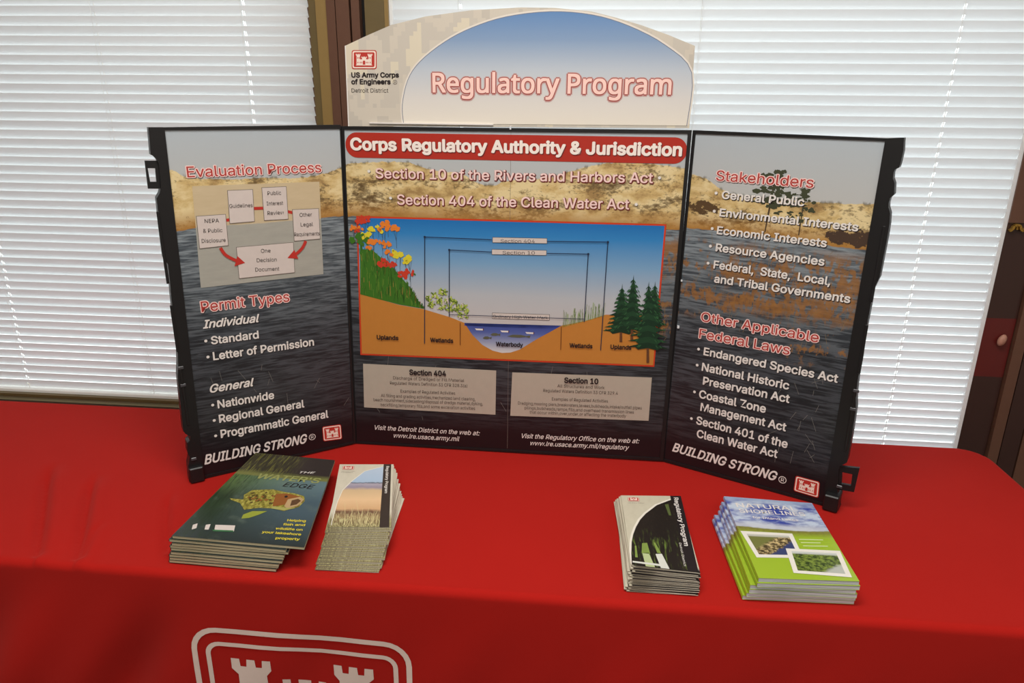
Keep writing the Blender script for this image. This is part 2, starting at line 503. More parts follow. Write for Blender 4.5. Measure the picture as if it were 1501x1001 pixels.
SEG=[(0.1637,0.4612),(0.158,0.2382),(0.1637,0.4612),(0.2982,0.4598),(0.4075,0.4598),(0.5257,0.4621),(0.5257,0.4621),(0.5224,0.2408),(0.213,0.4367),(0.2111,0.2986),(0.213,0.4367),(0.2983,0.4353),(0.4082,0.4361),(0.4888,0.4374),(0.4888,0.4374),(0.4868,0.2991),(0.2112,0.3031),(0.486,0.3055),(0.2337,0.2874),(0.2333,0.2388),(0.4412,0.2878),(0.4414,0.2383)]
LBOX=[[(0.2995,0.4648),(0.4076,0.4658),(0.4079,0.4551),(0.2995,0.4537)],[(0.2982,0.4408),(0.4073,0.4422),(0.4072,0.4316),(0.2983,0.4298)],[(0.2995,0.3105),(0.417,0.3118),(0.4168,0.2994),(0.2995,0.2982)],[(0.0232,0.1867),(0.3085,0.186),(0.3075,0.0861),(0.0205,0.0864)],[(0.3423,0.1836),(0.6289,0.1872),(0.6287,0.0914),(0.3392,0.0856)]]
HILL=[(0.0306,0.4613),(0.0348,0.4324),(0.0546,0.4316),(0.0683,0.4195),(0.0819,0.4074),(0.097,0.3952),(0.1148,0.3747),(0.1326,0.354),(0.1448,0.3315),(0.1586,0.3126),(0.1058,0.3198),(0.025,0.3383)]
FLOWERS=[(0.0392,0.4916,0.0098,'r'),(0.0477,0.4932,0.0084,'r'),(0.0291,0.4873,0.0071,'r'),(0.0172,0.4746,0.0071,'o'),(0.0327,0.4751,0.0057,'o'),(0.0254,0.4694,0.0056,'r'),(0.0567,0.4758,0.0084,'y'),(0.068,0.4788,0.0056,'y'),(0.0806,0.4792,0.0112,'o'),(0.0879,0.4862,0.007,'o'),(0.1042,0.4758,0.0098,'o'),(0.076,0.4695,0.0056,'y'),(0.0446,0.459,0.0099,'y'),(0.032,0.46,0.007,'g'),(0.0218,0.4541,0.0113,'g'),(0.037,0.4477,0.0113,'g'),(0.0567,0.4469,0.0099,'o'),(0.0477,0.4356,0.0057,'o'),(0.0751,0.4475,0.007,'o'),(0.0847,0.4423,0.0085,'o'),(0.0884,0.4271,0.0084,'o'),(0.1094,0.425,0.0113,'y'),(0.1303,0.4174,0.0112,'y'),(0.1025,0.429,0.0057,'y'),(0.123,0.4101,0.007,'y'),(0.0733,0.4057,0.0114,'r'),(0.0917,0.4035,0.0085,'r'),(0.0988,0.4037,0.0056,'r'),(0.115,0.3818,0.0099,'r'),(0.1308,0.388,0.0085,'r'),(0.1406,0.3841,0.0028,'g')]
BUSH=[(0.1677,0.3367,0.0071,'l'),(0.1806,0.343,0.0071,'l'),(0.1977,0.3479,0.0098,'l'),(0.1918,0.3334,0.0085,'l'),(0.2073,0.334,0.0085,'l'),(0.22,0.3316,0.0071,'l'),(0.1745,0.3241,0.0086,'l'),(0.1958,0.3191,0.0085,'l'),(0.2128,0.317,0.0085,'l'),(0.2269,0.3175,0.0085,'l'),(0.2411,0.321,0.0085,'l'),(0.2453,0.3125,0.007,'l'),(0.2339,0.3019,0.0071,'l'),(0.2466,0.301,0.0057,'l')]
TREES=[(0.5581,0.372,0.5621,0.2601,0.0312),(0.5791,0.3906,0.5837,0.264,0.0325),(0.6215,0.3795,0.6246,0.2802,0.0242),(0.6093,0.379,0.6186,0.2191,0.0421)]
REEDS=[(0.444,0.2879),(0.5252,0.3128),(0.5235,0.3466)]
RIDGE_C=[(-0.0013,0.592),(0.0266,0.5977),(0.0612,0.6036),(0.1359,0.6037),(0.1694,0.5941),(0.2431,0.5827),(0.2937,0.5643),(0.3295,0.5742),(0.4017,0.5809),(0.4787,0.6027),(0.5295,0.6113),(0.5934,0.6038),(0.6703,0.5866)]
RIDGE_L=[(0.01,0.6002),(0.0206,0.5974),(0.0412,0.5848),(0.0693,0.5824),(0.1157,0.5792),(0.1641,0.5795),(0.2268,0.5768),(0.2729,0.58),(0.3185,0.5951)]
RIDGE_R=[(0.0108,0.5931),(0.0349,0.5871),(0.0689,0.5684),(0.1196,0.5599),(0.1675,0.5601),(0.2139,0.559),(0.2577,0.5637),(0.3304,0.5728)]
SHORE_C=[(0.0002,0.4974),(0.6656,0.4893)]
SHORE_L=[(0.0107,0.4928),(0.3133,0.4985)]
SHORE_R=[(0.0113,0.4938),(0.1887,0.487),(0.3271,0.4941)]
R_FEAT=[(0.1629,0.5965),(0.1544,0.5324),(0.2064,0.5725),(0.3101,0.5154),(0.0338,0.5344),(0.0834,0.4368),(0.2861,0.4441),(0.1396,0.3924),(0.265,0.3544),(0.327,0.4257)]
# ------------------------------------------------------------------ materials
M_RED = None
k = NT('red_cloth', .9, .12)
P = k.obj(); f = k.noise(P, (3, 3, 3), 3); g = k.noise(P, (900, 900, 900), 1)
k.b.inputs['Sheen Weight'].default_value = .12; k.b.inputs['Sheen Tint'].default_value = (1, .35, .3, 1)
k.bump(g, .25, .0006)
M_RED = k.col(k.mix(f, C3(162, 21, 15), C3(172, 26, 19)))
PRINTW = plain('cloth_print_white', (222, 200, 190), .85)
BLACK = plain('black_plastic', (26, 25, 26), .42, .4)
WHITE = plain('print_white', (226, 220, 215), .4)
PINK = plain('print_pale_pink', (238, 205, 200), .4)
TRED = plain('print_red', (186, 52, 44), .4)
TRED2 = plain('print_heading_red', (176, 62, 56), .4)
DARK = plain('print_dark', (38, 30, 32), .45)
MARK = plain('print_dark_red', (110, 40, 38), .45)
INK = plain('print_ink', (55, 48, 46), .5)
GREY = plain('print_grey_ink', (115, 105, 98), .5)
BANR = plain('banner_red', (172, 48, 36), .4)
PAPER = plain('print_paper_tint', (176, 166, 152), .5)
LBL = plain('label_white', (206, 194, 188), .5)
EMR = plain('emblem_red', (182, 56, 48), .45); EMW = plain('emblem_white', (238, 218, 205), .45)
CLIPW = plain('clear_clip', (215, 218, 222), .3)

def curve_of(k, u, pts, u0, u1, v0, v1):
    x = k.n('ShaderNodeFloatCurve'); c = x.mapping.curves[0]
    q = [((a-u0)/(u1-u0), (b-v0)/(v1-v0)) for a, b in pts]; q = [p for p in q if 0 <= p[0] <= 1]
    c.points[0].location = (0, q[0][1]); c.points[1].location = (1, q[-1][1])
    for p in q[1:-1]: c.points.new(*p)
    x.mapping.update()
    k.put(x.inputs['Value'], k.ma('DIVIDE', k.ma('SUBTRACT', u, u0), u1-u0))
    return k.ma('MULTIPLY_ADD', x.outputs[0], v1-v0, v0)

def landscape(name, ridge, s0, s1, W, reeds, seed, bush=(), warm=0.):
    """A printed photograph of a sandy shore and rippled water, drawn in the panel's own u (x), v (z) coordinates."""
    k = NT(name, .33, .35); P = k.obj(); sp = k.sep(P); u, v = sp[0], sp[2]
    Ps = k.n('ShaderNodeVectorMath', operation='ADD'); k.put(Ps.inputs[0], P); Ps.inputs[1].default_value = (seed, seed*2.3, seed*.7); Ps = Ps.outputs[0]
    sky = k.ramp(k.ma('DIVIDE', k.ma('SUBTRACT', v, .54), .14), [(0, C3(186, 185, 181)), (1, C3(172, 182, 190))])
    # sand
    n1 = k.noise(Ps, (16, 1, 30), 5, .65); n2 = k.noise(Ps, (60, 1, 110), 4, .6); n3 = k.noise(Ps, (9, 1, 26), 3)
    sand = k.ramp(n1, [(.36, C3(160, 130, 84)), (.46, C3(202, 174, 118)), (.58, C3(222, 202, 154))])
    sand = k.mix(k.step(k.ma('MULTIPLY', n2, n3), .30, .40), sand, C3(104, 82, 50))
    sv = k.ma('MULTIPLY_ADD', u, (s1-s0)/W, s0)
    sv = k.ma('ADD', sv, k.ma('MULTIPLY', k.ma('SUBTRACT', k.noise(Ps, (30, 1, 1), 2), .5), .01))
    sand = k.mix(k.ma('MULTIPLY', k.step(k.ma('MULTIPLY_ADD', k.noise(Ps, (110, 1, 190), 4, .7), .6, k.ma('MULTIPLY', n3, .55)), .60, .66), .7), sand, C3(98, 80, 54))
    d = k.ma('SUBTRACT', v, sv)                       # height above the shore line
    sand = k.mix(k.step(d, .035, .0), sand, k.mix(n2, C3(176, 128, 62), C3(150, 104, 50)))
    rv = k.ma('ADD', curve_of(k, u, ridge, 0, W, .5, .65), k.ma('MULTIPLY', k.ma('SUBTRACT', k.noise(Ps, (90, 1, 1), 3), .5), .008))
    up = k.mix(k.step(k.ma('SUBTRACT', v, rv), -.0006, .0006), sand, sky)
    edge = k.ma('MULTIPLY', k.step(k.ma('ABSOLUTE', k.ma('SUBTRACT', v, rv)), .005, .001), k.step(k.noise(Ps, (70, 1, 40), 3), .52, .6))
    up = k.mix(k.ma('MULTIPLY', edge, .6), up, C3(84, 74, 48))
    for bu, bv, ru, rv_, c in bush:
        e = k.ma('ADD', k.ma('POWER', k.ma('DIVIDE', k.ma('ABSOLUTE', k.ma('SUBTRACT', u, bu)), ru), 2), k.ma('POWER', k.ma('DIVIDE', k.ma('ABSOLUTE', k.ma('SUBTRACT', v, bv)), rv_), 2))
        e = k.ma('ADD', e, k.ma('MULTIPLY', k.ma('SUBTRACT', k.noise(Ps, (70, 1, 90), 5, .7), .5), 6.0))
        up = k.mix(k.step(e, 1.1, .8), up, C3(*c))
    # water
    rp = k.noise(Ps, (22, 1, 240), 4, .6, dist=.4); rq = k.noise(Ps, (6, 1, 60), 3, .6)
    hi = k.ramp(k.ma('DIVIDE', v, .5), [(.1, C3(50, 47, 50)), (.55, C3(76, 80, 86)), (1, C3(140, 150, 156))])
    lo = k.ramp(k.ma('DIVIDE', v, .5), [(.1, C3(30, 27, 30)), (.55, C3(40, 42, 46)), (1, C3(78, 86, 94))])
    wat = k.mix(k.step(k.ma('MULTIPLY_ADD', rq, .4, k.ma('MULTIPLY', rp, .9)), .56, .74), lo, hi)
    for (v0, v1, u0, u1, amt) in reeds:
        m = k.ma('MULTIPLY', k.ma('MULTIPLY', k.step(v, v0-.012, v0+.012), k.step(v, v1+.012, v1-.012)), k.ma('MULTIPLY', k.step(u, u0-.02, u0+.02), k.step(u, u1+.02, u1-.02)))
        t = k.step(k.ma('MULTIPLY_ADD', k.noise(Ps, (120, 1, 55), 4, .7), .55, k.ma('MULTIPLY', k.noise(Ps, (14, 1, 34), 3), .55)), .60-amt, .66-amt)
        wat = k.mix(k.ma('MULTIPLY', m, k.ma('MULTIPLY', t, .85)), wat, k.mix(n2, C3(176, 122, 62), C3(96, 68, 46)))
    wat = k.mix(k.step(v, .075, .045), wat, C3(30, 24, 27))
    return k.col(k.mix(k.step(d, -.0008, .0008), wat, up))

A_C = landscape('landscape_print_centre', RIDGE_C, SHORE_C[0][1], SHORE_C[1][1], .665, [(.40, .47, .60, .70, .12), (.28, .36, .62, .70, .0)], 3.1)
A_L = landscape('landscape_print_left', RIDGE_L, SHORE_L[0][1], SHORE_L[1][1], .325, [], 11.7)
A_R = landscape('landscape_print_right', RIDGE_R, SHORE_R[0][1], SHORE_R[1][1], .325,
                [(.35, .47, .10, .34, .10), (.40, .47, -.05, .12, .03), (.33, .40, -.05, .22, .02), (.27, .34, .2, .34, .02)], 5.3,
                bush=[(.035, .534, .028, .013, (88, 68, 46)), (.300, .505, .045, .014, (74, 58, 48))])

# header: pixel camouflage
k = NT('camouflage_print', .45, .3); P = k.obj()
sn = k.n('ShaderNodeVectorMath', operation='SNAP'); k.put(sn.inputs[0], P); sn.inputs[1].default_value = (.0075, 10, .0075)
cm = k.ramp(k.noise(sn.outputs[0], (17, 1, 11), 1.6, .5), [(0, C3(192, 184, 172)), (.40, C3(203, 194, 180)), (.50, C3(196, 188, 176)), (.60, C3(213, 203, 182))], True)
M_CAMO = k.col(cm)
k = NT('sky_gradient_print', .4, .3); v = k.sep(k.obj())[2]
M_DOME = k.col(k.ramp(k.ma('DIVIDE', k.ma('SUBTRACT', v, .675), .2), [(0, C3(230, 222, 208)), (.25, C3(214, 210, 206)), (.5, C3(186, 194, 204)), (.75, C3(132, 156, 188)), (1, C3(92, 132, 182))]))
k = NT('diagram_sky_print', .35, .3); v = k.sep(k.obj())[2]
M_DSKY = k.col(k.ramp(k.ma('DIVIDE', k.ma('SUBTRACT', v, .28), .22), [(0, C3(196, 188, 186)), (.3, C3(180, 184, 190)), (.6, C3(120, 160, 196)), (.85, C3(52, 128, 190)), (1, C3(30, 106, 176))]))
k = NT('diagram_water_print', .35, .3); v = k.sep(k.obj())[2]
M_DWAT = k.col(k.ramp(k.ma('DIVIDE', k.ma('SUBTRACT', v, .225), .062), [(0, C3(206, 204, 204)), (.35, C3(150, 156, 184)), (.7, C3(84, 98, 160)), (1, C3(56, 70, 146))]))

# ------------------------------------------------------------------ room (setting)
ZF = -.74
XW0, XW1 = -3.4, 2.6
YB = .1448; YW = .1914
M_WALL = plain('wall_paint', (196, 190, 178), .9); M_FLOOR = plain('floor_carpet', (96, 88, 82), .95, .1, grain=.15)
M_CEIL = plain('ceiling_tile', (228, 226, 220), .95)
M_BRN = plain('brown_anodised_frame', (96, 66, 52), .34, .5, grain=.08)
M_BRN2 = plain('dark_brown_frame', (58, 38, 34), .28, .5, grain=.08)
M_OLV = plain('olive_bronze_frame', (138, 112, 66), .38, .5, grain=.06)
M_OLD = plain('dull_bronze_frame', (100, 84, 52), .4, .5, grain=.08)
M_GAP = plain('black_gap', (16, 10, 10), .7)
M_MAR = plain('maroon_reflection_print', (92, 30, 28), .3, .5, grain=.1)  # colour of the red reflection painted on the column; boat print shares it
M_SILL = plain('sill_bronze', (150, 142, 112), .4, .5)
def struct(mb, name): return tag(mb.build(name), kind='structure')
def sbox(name, x0, x1, y0, y1, z0, z1, mat, parent=None):
    b = MB(); b.box(x0, x1, y0, y1, z0, z1, mat); o = b.build(name, parent)
    if not parent: tag(o, kind='structure')
    return o
sbox('floor', XW0, XW1, -5, .5, ZF-.05, ZF, M_FLOOR)
sbox('ceiling', XW0, XW1, -5, .5, CEIL, CEIL+.05, M_CEIL)
sbox('wall_left', XW0-.08, XW0, -5, .5, ZF, CEIL, M_WALL)
sbox('wall_right', XW1, XW1+.08, -5, .5, ZF, CEIL, M_WALL)
sbox('wall_front', XW0, XW1, -5.08, -5, ZF, CEIL, M_WALL)
WX = [(-2.05, -.4374), (-.30, 1.16)]              # window openings in x
ZS = {0: -.004, 1: -.06}; ZT = 1.5
b = MB()
b.box(XW0, -.33, YW+.0, YW+.12, ZF, -.06, M_BRN2); b.box(-.33, XW1, YW+.0, YW+.12, ZF, -.16, M_BRN2); b.box(XW0, XW1, YW, YW+.12, ZT, CEIL, M_WALL)
b.box(XW0, WX[0][0], YW, YW+.12, -.06, ZT, M_WALL)
wb = struct(b, 'wall_back')
for i, (x0, x1) in enumerate(WX):
    e = tag(empty('window_%d' % (i+1), (0, 0, 0)), kind='structure')
    b = MB(); z0 = (-.06, -.16)[i]
    b.box(x0, x0+.03, YW+.07, YW+.12, z0, ZT, M_BRN); b.box(x1-.03, x1, YW+.07, YW+.12, z0, ZT, M_BRN)
    b.box(x0+.03, x1-.03, YW+.07, YW+.12, z0, z0+.03, M_BRN); b.box(x0+.03, x1-.03, YW+.07, YW+.12, ZT-.03, ZT, M_BRN)
    b.build('window_frame', e)
    k = bpy.data.materials.get('window_glass')
    if not k:
        k = bpy.data.materials.new('window_glass'); k.use_nodes = True; nt = k.node_tree; nt.nodes.clear()
        o_ = nt.nodes.new('ShaderNodeOutputMaterial'); mx = nt.nodes.new('ShaderNodeMixShader'); tr = nt.nodes.new('ShaderNodeBsdfTransparent'); gl = nt.nodes.new('ShaderNodeBsdfGlossy')
        gl.inputs['Roughness'].default_value = .02; mx.inputs[0].default_value = .06; tr.inputs[0].default_value = (.96, .98, .97, 1)
        nt.links.new(tr.outputs[0], mx.inputs[1]); nt.links.new(gl.outputs[0], mx.inputs[2]); nt.links.new(mx.outputs[0], o_.inputs[0])
    b = MB(); b.box(x0+.03, x1-.03, YW+.09, YW+.096, z0+.03, ZT-.03, k); b.build('glass_pane', e)
# sill in front of the left window, seen as a bronze strip over the dark rail
e = tag(empty('trim_1'), kind='structure')
sbox('sill_cap', -2.05, -.43, YW-.012, YW+.06, -.016, .001, M_SILL, e)
sbox('sill_lip', -2.05, -.43, YW-.016, YW-.004, -.004, .0035, M_OLD, e)
sbox('sill_rail', -2.05, -.43, YW-.02, YW+.05, -.08, -.0165, M_BRN2, e)
# mullion between the windows
e = tag(empty('trim_2'), kind='structure')
for x0, x1, dy, m in [(-.4376, -.4215, .004, M_OLD), (-.4215, -.398, .0, M_OLV), (-.398, -.3795, -.003, M_BRN), (-.3795, -.3775, .02, M_GAP), (-.3775, -.3495, -.004, M_BRN),
                      (-.3495, -.3458, .02, M_GAP), (-.3458, -.3285, -.002, M_BRN), (-.3285, -.3186, .018, M_GAP), (-.3186, -.2765, .003, M_OLD), (-.2765, -.2686, 0, M_OLV)]:
    sbox('mullion_strip', x0, x1, YW-.004+dy, YW+(.04 if x0 > -.3187 else .12), -.16, ZT, m, e)
# column to the right of the right window
e = tag(empty('trim_3'), kind='structure')
sbox('column_face', 1.0257, 1.088, YW+.004, YW+.02, -.16, .15, M_BRN2, e); sbox('column_reflection', 1.0257, 1.088, YW+.004, YW+.02, .15, .285, M_MAR, e)  # maroon section is a red reflection put into the column's colour
sbox('column_face', 1.0257, 1.088, YW+.004, YW+.02, .285, .492, M_BRN2, e); sbox('column_face', 1.0257, 1.088, YW, YW+.02, .492, ZT, M_BRN, e)
for x0, x1, dy, m in [(1.088, 1.0905, .015, M_GAP), (1.0905, 1.113, -.006, M_BRN), (1.113, 1.1175, .015, M_GAP), (1.1175, 1.155, -.002, M_BRN2), (1.155, 1.16, .012, M_GAP), (1.16, 1.35, 0, M_BRN),
                      (1.35, 1.355, .015, M_GAP), (1.355, 1.6, 0, M_BRN2), (1.6, 2.6, 0, M_BRN)]:
    sbox('mullion_strip', x0, x1, YW+dy, YW+(.02 if x1 < 1.161 else .12), -.16, ZT, m, e)
BRS = plain('brass', (190, 150, 70), .3, .6, .8)
b = MB()                                              # small scroll hook on the column
pts = [(1.0285, .4755), (1.033, .4785), (1.036, .486), (1.041, .4885), (1.047, .487), (1.050, .479), (1.0555, .476), (1.060, .481)]
for (x0, z0), (x1, z1) in zip(pts, pts[1:]):
    dx, dz = x1-x0, z1-z0; L = math.hypot(dx, dz); nx, nz = -dz/L*.0022, dx/L*.0022
    b.prism([(x0+nx, z0+nz), (x0-nx, z0-nz), (x1-nx, z1-nz), (x1+nx, z1+nz)], YW-.006, YW+.002, BRS)
b.box(1.042, 1.046, YW-.002, YW+.004, .478, .487, BRS)
tag(b.build('hook'), 'small brass scroll hook fixed to the brown column at the right edge', 'hook')
b = MB()  # beige oval lump modelling a light reflection on the column
n = 14; rings = [(.0, .0), (.8, .002), (1, .006), (.85, .011), (.4, .0135)]
vs = []; fs = []
for j, (s_, d_) in enumerate(rings):
    for i in range(n):
        a = 2*math.pi*i/n; vs.append((1.0645+.0085*s_*math.cos(a)+.003*math.sin(a)*s_, YW+.004-d_, .2375+.0135*s_*math.sin(a)))
for j in range(len(rings)-1):
    for i in range(n): fs.append([j*n+i, j*n+(i+1) % n, (j+1)*n+(i+1) % n, (j+1)*n+i])
fs.append([(len(rings)-1)*n+i for i in range(n)])
b.add(vs, fs, plain('reflection_beige', (168, 122, 104), .5))
tag(b.build('reflection_blob', smooth=True), 'small beige oval standing in for a light reflection on the right column', 'painted reflection')
# ceiling lamps
for x, y, p in LAMPS:
    e = empty('ceiling_lamp', (x, y, CEIL))
    tag(e, 'recessed white troffer lamp in the ceiling %s the room' % ('over the table side of' if y > -2 else 'at the far side of'), 'lamp', 'troffer lamps in the ceiling')
    e['label'] = 'white ceiling troffer ' + ('right above the table' if y > -2 else 'behind the camera, in line with the table' if x < 1 else 'near the right wall')
    b = MB()
    for q in ((-.62, -.58, -.32, .32), (.58, .62, -.32, .32), (-.58, .58, -.32, -.28), (-.58, .58, .28, .32)): b.box(*q, -.04, 0, M_CEIL)
    b.build('lamp_frame', e)
    em = bpy.data.materials.get('lamp_diffuser')
    if not em:
        em = bpy.data.materials.new('lamp_diffuser'); em.use_nodes = True
        em.node_tree.nodes['Principled BSDF'].inputs['Emission Strength'].default_value = 2; em.node_tree.nodes['Principled BSDF'].inputs['Emission Color'].default_value = (1, .96, .9, 1)
    b = MB(); b.box(-.58, .58, -.28, .28, -.03, -.02, em); b.build('lamp_diffuser', e)

# ------------------------------------------------------------------ blinds
def slat_material(SLAT_T=.2):
    m = bpy.data.materials.new('blind_slat_white'); m.use_nodes = True; nt = m.node_tree; b = nt.nodes['Principled BSDF']
    b.inputs['Base Color'].default_value = C3(236, 236, 236); b.inputs['Roughness'].default_value = .45; b.inputs['Specular IOR Level'].default_value = .35
    tr = nt.nodes.new('ShaderNodeBsdfTranslucent'); tr.inputs[0].default_value = C3(240, 244, 248); mx = nt.nodes.new('ShaderNodeMixShader'); mx.inputs[0].default_value = SLAT_T
    out = nt.nodes['Material Output']; nt.links.new(b.outputs[0], mx.inputs[1]); nt.links.new(tr.outputs[0], mx.inputs[2]); nt.links.new(mx.outputs[0], out.inputs[0])
    return m
SLAT_T = .2
M_SLAT = slat_material(); M_SLAT2 = slat_material(.3); M_CORD = plain('cord_white', (232, 232, 230), .8)  # second slat material passes more light, imitating the sunnier right window
SW = .0245
def slat_mesh(x0, x1, holes, TILT, mat):
    """A curved slat, lower edge at z 0 towards the room, with an oval slot at each cord."""
    prof = []
    n = 5
    for j in range(n+1):
        t = j/n; a = t*SW; bow = .0016*4*t*(1-t)
        # along the slat: from the lower window-side edge up and towards the room
        prof.append((.011-a*math.cos(TILT)-bow*math.sin(TILT), a*math.sin(TILT)-bow*math.cos(TILT)))
    xs = sorted({x0, x1, x0+.003, x1-.003} | {h+d for h in holes for d in (-.0028, .0028)})
    vs = []; fs = []
    for x in xs:
        for j, (y, z) in enumerate(prof):
            cut = (.002 if j in (0, n) else 0) if x in (x0, x1) else 0
            vs.append((x, y, z+(cut if j == 0 else -cut)))
    for i in range(len(xs)-1):
        mid = (xs[i]+xs[i+1])/2
        hole = any(abs(mid-h) < .002 for h in holes)
        for j in range(n):
            if hole and j in (1, 2): continue
            a = i*(n+1)+j; fs.append([a, a+n+1, a+n+2, a+1])
    me = bpy.data.meshes.new('slat'); me.from_pydata(vs, [], fs); me.materials.append(mat)
    me.polygons.foreach_set('use_smooth', [True]*len(fs)); me.update()
    return me
def tube(mb, x, y, z0, z1, r, mat, n=6):
    vs = [(x+r*math.cos(2*math.pi*i/n), y+r*math.sin(2*math.pi*i/n), z) for z in (z0, z1) for i in range(n)]
    mb.add(vs, [[i, (i+1) % n, n+(i+1) % n, n+i] for i in range(n)]+[list(range(n-1, -1, -1)), list(range(n, 2*n))], mat)
def blind(x0, x1, zb, pitch, holes, faint, label, rail, tilt=66):
    root = tag(empty('venetian_blind', ((x0+x1)/2, YW, zb)), label, 'blind', 'white venetian blinds in the two windows')
    cx = (x0+x1)/2
    me = slat_mesh(x0-cx, x1-cx, [h-cx for h in holes], math.radians(tilt), M_SLAT if tilt > 65 else M_SLAT2)
    nsl = int((ZT-.06-zb)/pitch)
    for i in range(nsl):
        o = bpy.data.objects.new('slat', me); COL.objects.link(o); o.parent = root
        o.location = (random.uniform(-.0006, .0006), 0, i*pitch+random.uniform(-.0003, .0003)); o.rotation_euler = (math.radians(random.uniform(-1.6, 1.6)), 0, 0)
    b = MB(); b.box(x0-cx, x1-cx, -.012, .018, nsl*pitch+.012, nsl*pitch+.045, M_CORD, .002); b.build('head_rail', root)
    if rail: b = MB(); b.box(x0-cx, x1-cx, -.004, .016, -.012, -.002, M_CORD, .002); b.build('bottom_rail', root)
    for h in list(holes)+list(faint):
        b = MB(); tube(b, h-cx, .006, -.006, nsl*pitch+.02, .0009, M_CORD); b.build('lift_cord', root)
        b = MB()
        for dx in (-.0035,): tube(b, h-cx+dx, -.0022, 0, nsl*pitch+.02, .00035, M_CORD, 4)
        b.build('ladder_cord', root)
    return root
blind(-2.03, -.4410, .0138, .01973, (-1.575, -1.245, -.580), (-.911,), 'white venetian blind in the left window, beside the brown mullion, over the bronze sill', True)
blind(-.2600, 1.0165, .0039-.0198*7, .0198, (-.12, .861), (.366,), 'white venetian blind in the right window, behind the header board and right wing', True, 63)
for i, (a, c) in enumerate(((1.0170, 1.0257), (-.2686, -.2606))): sbox('trim_%d' % (4+i), a, c, YW+.004, YW+.012, -.16, ZT, M_SLAT)  # added translucent strips stand in for daylight leaking past the slat ends

# ------------------------------------------------------------------ tablecloth
TX0, TX1, TY0, TY1 = -1.39, 1.0475, -.4757, YB
RC, RE = .05, .012
def sstep(a, b, x): t = max(0, min(1, (x-a)/(b-a))); return t*t*(3-2*t)
FOLDS = [((-.925, -.17), (-.737, -.45), .026, .013), ((-.81, -.20), (-.666, -.452), .024, .012), ((-.625, -.25), (-.53, -.42), .016, .008), ((-.69, -.36), (-.655, -.45), .007, .007)]
def top_z(x, y):
    z = .0006*math.sin(7*x+3*y)*math.sin(5*y-2*x)
    for (ax, ay), (bx, by), h, s in FOLDS:
        dx, dy = bx-ax, by-ay; L2 = dx*dx+dy*dy; t = ((x-ax)*dx+(y-ay)*dy)/L2
        tc = max(0, min(1, t)); d = (x-ax-dx*tc, y-ay-dy*tc); dd = math.hypot(*d)
        right = (d[0]*dy-d[1]*dx) < 0                    # steep on the left, long fall to the right
        z += (h*.45*math.exp(-((dd-1.5*s)/(1.3*s))**2)*(1 if right else 0)-h*math.exp(-(dd/(.62*s))**2))*sstep(0, .3, tc+.05)*sstep(1.25, .7, tc)*.55
    return z
def wave(s, d):                                       # outward swell of the hanging cloth at distance s along the edge, d below the top
    g = sstep(.01, .25, d)
    amp = .004+.012*sstep(-.42, -.62, s)
    q = s+.55*d
    return g*(amp*(math.sin(19*q+1.3)+.5*math.sin(43*q))+.004*math.sin(6*s))*1.0
def cloth_point(px, py):
    x0, x1, y0, y1 = TX0+RE+RC, TX1-RE-RC, TY0+RE+RC, TY1-RE-RC
    cx, cy = min(max(px, x0), x1), min(max(py, y0), y1)
    dx, dy = px-cx, py-cy; D = math.hypot(dx, dy)
    if D <= RC: return (px, py, top_z(px, py))
    nx, ny = dx/D, dy/D; d = min(D-RC, .72)
    bx, by = cx+nx*RC, cy+ny*RC
    if d < math.pi/2*RE:
        a = d/RE; o = RE*math.sin(a); z = -RE*(1-math.cos(a))
    else: o = RE; z = -RE-(d-math.pi/2*RE)
    tz = top_z(bx, by) if d < .02 else top_z(bx, by)*max(0, 1-(d-.02)/.05)
    if abs(ny) > .99 and ny < 0: o += wave(px, -z)
    elif abs(ny) > .99: o += .0*d
    else: o += .25*wave(py+px, -z)
    if ny > .5: o = min(o, .03)
    return (bx+nx*o, by+ny*o, z+tz)
NXs = []; x = TX0-.72
def axis(a, b, lo, hi):
    out = []; x = a
    while x < b-1e-6:
        out.append(x)
        near = min(abs(x-lo), abs(x-hi)); x += .004 if near < .03 else (.003 if -.95 < x < -.48 and lo < -1 else .012 if near < .3 or lo < x < hi else .02)
    return out+[b]
XS = axis(TX0-.68, TX1+.68, TX0+.01, TX1-.01); YS = axis(TY0-.68, TY1+.68, TY0+.01, TY1-.01)
vs = [cloth_point(x, y) for y in YS for x in XS]; nx = len(XS)
fs = [[j*nx+i, j*nx+i+1, (j+1)*nx+i+1, (j+1)*nx+i] for j in range(len(YS)-1) for i in range(nx-1)]
cloth = mesh_obj('tablecloth', vs, fs, [M_RED], smooth=True)
tag(cloth, 'plain red tablecloth with a white castle emblem, draped over the long table', 'tablecloth')
# emblem printed on the cloth front, following the hanging cloth
def on_cloth(u, v, off):
    z = min(v, -.02); return (u, TY0-wave(u, -z)-off*1.6-.0012, z)
mb = MB()
def ringstrip(o, i, n=48):
    vs = []; fs = []
    def dense(p):
        out = []
        for a, b in zip(p, p[1:]+p[:1]):
            for t in range(8): out.append((a[0]+(b[0]-a[0])*t/8, a[1]+(b[1]-a[1])*t/8))
        return out
    O, I = dense(o), dense(i)
    for a, b in zip(O, I): vs += [on_cloth(*a, .0), on_cloth(*b, .0)]
    m = len(O); fs = [[2*j, 2*((j+1) % m), 2*((j+1) % m)+1, 2*j+1] for j in range(m)]
    mb.add(vs, fs, PRINTW)
def shear(p): return [(x, z-.012*(x+.43)) for x, z in p]
ringstrip(shear(rrect(-.474, -.103, -.375, -.1005, .045)), shear(rrect(-.4645, -.1125, -.3655, -.110, .036)))
ringstrip(shear(rrect(-.4505, -.1265, -.350, -.1285, .024)), shear(rrect(-.4425, -.1345, -.342, -.1365, .017)))
